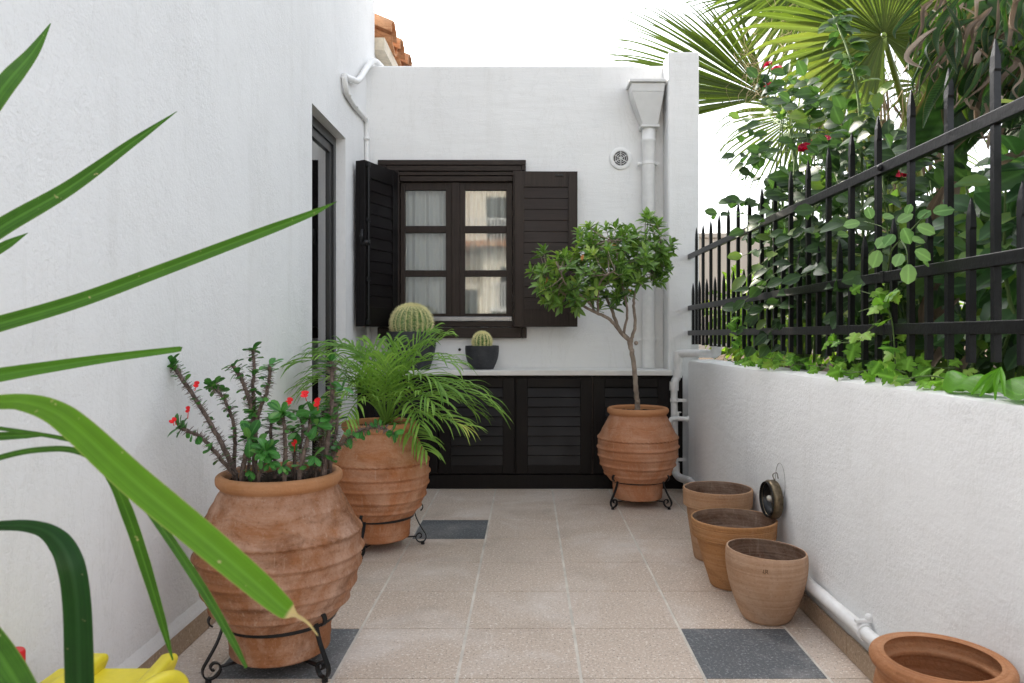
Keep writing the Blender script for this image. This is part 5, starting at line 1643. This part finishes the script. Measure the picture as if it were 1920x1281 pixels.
# --- banana plant at the top right corner with torn and withered leaves
def banana():
    B = V((2.25, 2.5, .82))
    th = thing('banana_plant', B, 'banana plant with torn green and withered brown leaves hanging at the upper right corner', 'plant')
    rg = random.Random(71)
    q = MB(); q.tube(catmull([B, B + V((0, 0, .8)), B + V((-.05, -.03, 1.6))], 6), [.11, .09, .06], 14); q.build('trunk', M['dry_leaf'], th, smooth=True)
    top = B + V((-.05, -.03, 1.45))
    blades = [([(1995, -120), (1880, 60), (1760, 250), (1740, 300)], (2.3, 2.3, 2.35, 2.4), .22, .2), ([(2000, 60), (1900, 150), (1830, 210), (1800, 290)], (2.25, 2.25, 2.3, 2.3), .26, .4), ([(1960, -150), (1850, 0), (1740, 110), (1700, 125)], (2.6, 2.6, 2.6, 2.6), .14, .6),
              ([(2050, 120), (1950, 200), (1880, 250)], (2.1, 2.1, 2.2), .24, .1), ([(2050, -50), (1930, 30), (1850, 120)], (2.4, 2.4, 2.5), .3, .0), ([(1980, -160), (1840, -40), (1770, 20)], (2.8, 2.8, 2.8), .2, .85),
              ([(2080, 20), (1960, 100), (1870, 180)], (2.7, 2.7, 2.7), .22, .1), ([(2100, -120), (1980, 0), (1880, 70)], (2.9, 2.9, 2.9), .24, .3), ([(2090, -60), (1940, 40), (1830, 160)], (2.8, 2.8, 2.8), .2, .15), ([(2100, 80), (1980, 130), (1900, 240)], (2.6, 2.6, 2.6), .2, .5), ([(2060, -160), (1930, -60), (1800, 60)], (2.7, 2.7, 2.7), .2, .7)]
    for pts, ds, w, tint in blades:
        q = MB()
        p3 = [P(x, y, d) for (x, y), d in zip(pts, ds)]
        q.ribbon([top] + p3, [w * .1, w * .7, w, w * .8, w * .12], 8, V((rg.uniform(-.4, .2), -.8, rg.uniform(.2, .9))), .16, tint, 7)
        q.build('leaf', M['leaf_banana'], th, smooth=True)
    q = MB(); g = MB()
    for k in range(230):
        t = rg.random()
        a = P(lerp(1960, 1735, t) + rg.uniform(-20, 25), lerp(60, 10, t) + rg.uniform(-70, 150) * (1 - .45 * t), rg.uniform(2.0, 2.6))
        l = rg.uniform(.07, .2)
        lean = V((rg.uniform(-.85, -.05), rg.uniform(-.25, .25), -1)).normalized()
        bow = V((rg.uniform(-.03, .05), rg.uniform(-.03, .03), rg.uniform(-.01, .02)))
        pts = [a, a + lean * l * .4 + bow + jitter(rg, .01), a + lean * l * .75 + bow * .8 + jitter(rg, .016), a + lean * l + jitter(rg, .03) + V((0, 0, -.03))]
        w = rg.uniform(.012, .036)
        tgt = g if rg.random() < .66 else q
        w *= (1.0 if tgt is g else .62)
        tgt.ribbon(pts, [w * .2, w * .8, w, w * .7, w * .08], 5, V((rg.uniform(-.8, .6), -.9, rg.uniform(-.2, .8))), rg.uniform(.25, .9), rg.random() ** (1.8 if tgt is g else 1.0), 3, twist=rg.uniform(-1.1, 1.1))
    for k in range(14):
        a = P(rg.uniform(1740, 1935), rg.uniform(60, 230), rg.uniform(2.0, 2.3)); pts = [a]
        for j in range(6): pts.append(pts[-1] + V((rg.uniform(-.022, .022), rg.uniform(-.01, .01), -rg.uniform(.012, .03))))
        q.ribbon(pts, [.006, .01, .007, .012, .003], 5, None, .3, rg.random(), 3, twist=rg.uniform(-4, 4))
    q.build('withered_strips', M['dry_leaf'], th, smooth=True)
    g.build('torn_strips', M['leaf_banana'], th, smooth=True)
    # withered lower leaves slumped behind the railings
    q = MB()
    for (pts, w) in (([(1990, 220), (1900, 245), (1850, 260), (1790, 262)], .05), ([(1990, 270), (1920, 290), (1880, 315), (1860, 350)], .09), ([(1800, 330), (1770, 390), (1755, 430)], .10), ([(1770, 350), (1740, 410), (1748, 470)], .07), ([(1780, 520), (1750, 560), (1760, 610)], .09), ([(1740, 540), (1730, 600), (1750, 660)], .06),
                     ([(1800, 640), (1770, 660), (1750, 690)], .08), ([(1820, 660), (1800, 690), (1785, 705)], .05), ([(1800, 560), (1760, 600), (1730, 610)], .05)):
        p3 = [PX(x, y, 1.36 + .1 * rg.random()) for x, y in pts]
        w *= .55
        q.ribbon(p3, [w * .3, w, w * .8, w * .3], 6, V((-.3, -.9, .3)), .4, rg.uniform(.4, 1), 5, twist=rg.uniform(-1, 1))
    q.build('slumped_dry_leaves', M['dry_leaf'], th, smooth=True)
banana()

# --- green rolled leaf lying on top of the wall
fl_ = thing('fallen_leaf', V((1.17, 1.9, .96)), 'bright green curled banana leaf lying on top of the wall at the right edge', 'leaf')
q = MB()
def PW(px, dx, dz):
    X = XR + dx; Y = X * FPX / (px - VPX)
    return V((X, Y, wall_top(Y) + dz))
# half-rolled blade: an open gutter along the wall
rg = random.Random(5)
def gutter(q, a, b, r0, r1, a0, a1, rnd, n=10, m=12):
    vs, la = [], []
    ax = (b - a).normalized(); s1 = ax.cross(V((0, 0, 1))).normalized(); s2 = s1.cross(ax)
    for i in range(m + 1):
        u = i / m; c = a.lerp(b, u); r = lerp(r0, r1, u)
        for k in range(n + 1):
            t = lerp(a0, a1, k / n)
            vs.append(c + s1 * math.cos(t) * r + s2 * math.sin(t) * r * (1 + .1 * math.sin(7 * u + t))); la.append((k / n, u, rnd))
    q.add(vs, [(i * (n + 1) + k, i * (n + 1) + k + 1, (i + 1) * (n + 1) + k + 1, (i + 1) * (n + 1) + k) for i in range(m) for k in range(n)], la)
def blade(q, a, b, r0, r1, rnd, drop):
    """broad half blade arched over the wall top, round at its outer end"""
    vs, la = [], []; m, n = 14, 10
    ax = (b - a).normalized(); s1 = ax.cross(V((0, 0, 1))).normalized()
    for i in range(m + 1):
        u = i / m; c = a.lerp(b, u)
        wdt = lerp(r0, r1, u) * math.sin(math.pi * min(1, .06 + u * .62)) ** .5
        for k in range(n + 1):
            o = -1 + 2 * k / n
            z = drop * (1 - abs(o) ** 1.8) * (1 - .35 * u) + .006 * math.sin(11 * u + 2 * o) + .003
            vs.append(c + s1 * (o * wdt) + V((0, 0, z))); la.append((k / n, u, rnd))
    q.add(vs, [(i * (n + 1) + k, i * (n + 1) + k + 1, (i + 1) * (n + 1) + k + 1, (i + 1) * (n + 1) + k) for i in range(m) for k in range(n)], la)
blade(q, PW(1778, .045, .0), PW(1868, .05, .01), .040, .027, .55, .052)
blade(q, PW(2010, .045, .0), PW(1884, .045, .01), .046, .03, .4, .055)
for (p0, p1, p2, w) in (((1872, .045, .07), (1846, .02, .045), (1822, .0, .006), .026), ((1874, .04, .07), (1868, .01, .045), (1866, -.006, .0), .02), ((1874, .045, .072), (1852, .02, .03), (1838, .002, .003), .024), ((1876, .05, .075), (1880, .02, .05), (1884, .0, .01), .02)):
    w *= .62
    q.ribbon([PW(*p0), PW(*p1), PW(*p2)], [w * .4, w, w * .3], 6, None, .35, rg.random(), 5)
q.build('blade', M['leaf_banana_bright'], fl_, smooth=True)

# single lit leaf resting on the top rail
sl_ = MB(); sl_.leaf(PX(1862, 194, 1.17), V((.9, -.2, .12)), V((-.3, -.5, .9)), .075, .04, .95, .1, .25, OVAL)
tag(sl_.build('loose_leaf', M['leaf_light'], None, smooth=True), 'single bright green leaf resting on the top rail of the fence', 'leaf')

# ------------------------------------------------------------------ beyond: neighbour's wall, tiled roof, house behind the camera
nw = thing('neighbour_wall', (4.5, 12, 0), 'plain beige wall far behind the railings beside the pillar', 'wall')
q = MB(); q.box(2.5, 5.4, 12, 12.3, -.06, 2.62); q.box(2.45, 5.45, 11.97, 12.33, 2.622, 2.70)
q.build('wall', m_plaster('beige plaster', (.55, .49, .42)), nw, bevel=.01)

tr = thing('tiled_roof', (-1.6, 6.9, 0), 'orange clay tiled roof edge showing above the far corner', 'roof')
q = MB()
rg = random.Random(9)
EX, EZ, SL = -1.09, 3.47, math.tan(R(24))
def barrel(q, y, x0, L, r, z, up=1):
    n = 12; vs = []
    for rr in (r, r - .016):
        for xx, k_ in ((x0, 1.0), (x0 - L * .5, .95), (x0 - L, .88)):
            for k in range(n + 1):
                a = math.pi * k / n
                vs.append((xx + rg.uniform(-.004, .004), y + rr * k_ * math.cos(a), z + (x0 - xx) * SL + up * rr * k_ * math.sin(a) + rg.uniform(-.0015, .0015)))
    m1 = n + 1; fs = []
    for k in range(n):
        for b in (0, 1): fs.append((b * m1 + k, b * m1 + k + 1, (b + 1) * m1 + k + 1, (b + 1) * m1 + k))
        for b in (3, 4): fs.append((b * m1 + k + 1, b * m1 + k, (b + 1) * m1 + k, (b + 1) * m1 + k + 1))
        fs.append((k + 1, k, 3 * m1 + k, 3 * m1 + k + 1))
    q.add(vs, fs)
for i in range(9):
    y = 6.06 + .37 * i
    for j in range(5):
        barrel(q, y + rg.uniform(-.01, .01), EX + rg.uniform(-.02, .02) - j * .36, .42, .13, EZ + j * .36 * SL + .05, 1)
        barrel(q, y + .185, EX - .03 + rg.uniform(-.01, .01) - j * .36, .42, .12, EZ + j * .36 * SL + .09, -1)
q.build('tiles', M['roof_tile'], tr, smooth=True, autosmooth=50)
q = MB(); q.box(-1.235, -1.14, 5.88, 8.6, EZ - .12, EZ - .02)
q.build('fascia_board', m_simple('cream painted board', (.6, .52, .4), .6, .3), tr)
q = MB(); q.box(-3.2, -1.24, 5.87, 8.6, -.05, EZ - .03); q.build('wall', M['wall_back'], tr)

# house across the street, behind the camera: it is what the right-hand panes reflect
hb = thing('house', (-2, -14, 0), 'pale sunlit house with balconies mirrored in the right-hand window panes', 'house')
cream = m_plaster('cream plaster', (.78, .72, .6))
q = MB()
q.box(-1.55, 4.0, -18, -14, -.06, 3.9); q.box(-2.9, -1.55, -18, -15.2, -.06, 3.9); q.box(-3.0, 4.0, -20, -17.0, 3.9, 7.4)
q.build('wall', cream, hb)
q = MB(); q.box(-3.1, 4.2, -18.1, -13.55, 3.95, 4.14); q.build('eaves', M['roof_tile'], hb)
q = MB()
for i in range(38): q.box(-2.0 + .12 * i, -1.97 + .12 * i, -13.72, -13.69, 4.15, 4.85)
q.box(-2.1, 2.6, -13.74, -13.67, 4.85, 4.9); q.build('balcony_rail', M['white_paint'], hb)
q = MB()
for i in range(12): q.box(-1.2 + .1 * i, -1.17 + .1 * i, -13.9, -13.87, 1.9, 2.7)
q.box(-1.3, .2, -13.92, -13.85, 2.7, 2.75); q.box(-1.3, .2, -13.98, -13.6, 1.76, 1.9); q.build('balcony', M['white_paint'], hb)
q = MB(); q.box(-.95, -.2, -13.995, -13.96, 1.95, 3.3); q.box(-2.4, -1.8, -15.19, -15.15, .4, 2.6); q.box(-1.6, -.7, -16.99, -16.95, 4.4, 6.2); q.build('window', M['alu'], hb)
shrub_ = shrub('street_tree', 'dark leafy tree mirrored at the foot of the right-hand window panes', 'tree', [(-1.0, -9.5, 1.2, .8, .5, .6, 1), (-2.1, -10, 1.6, .6, .5, .9, 1)], .16, .5, 500, 'leaf_hedge', 91)
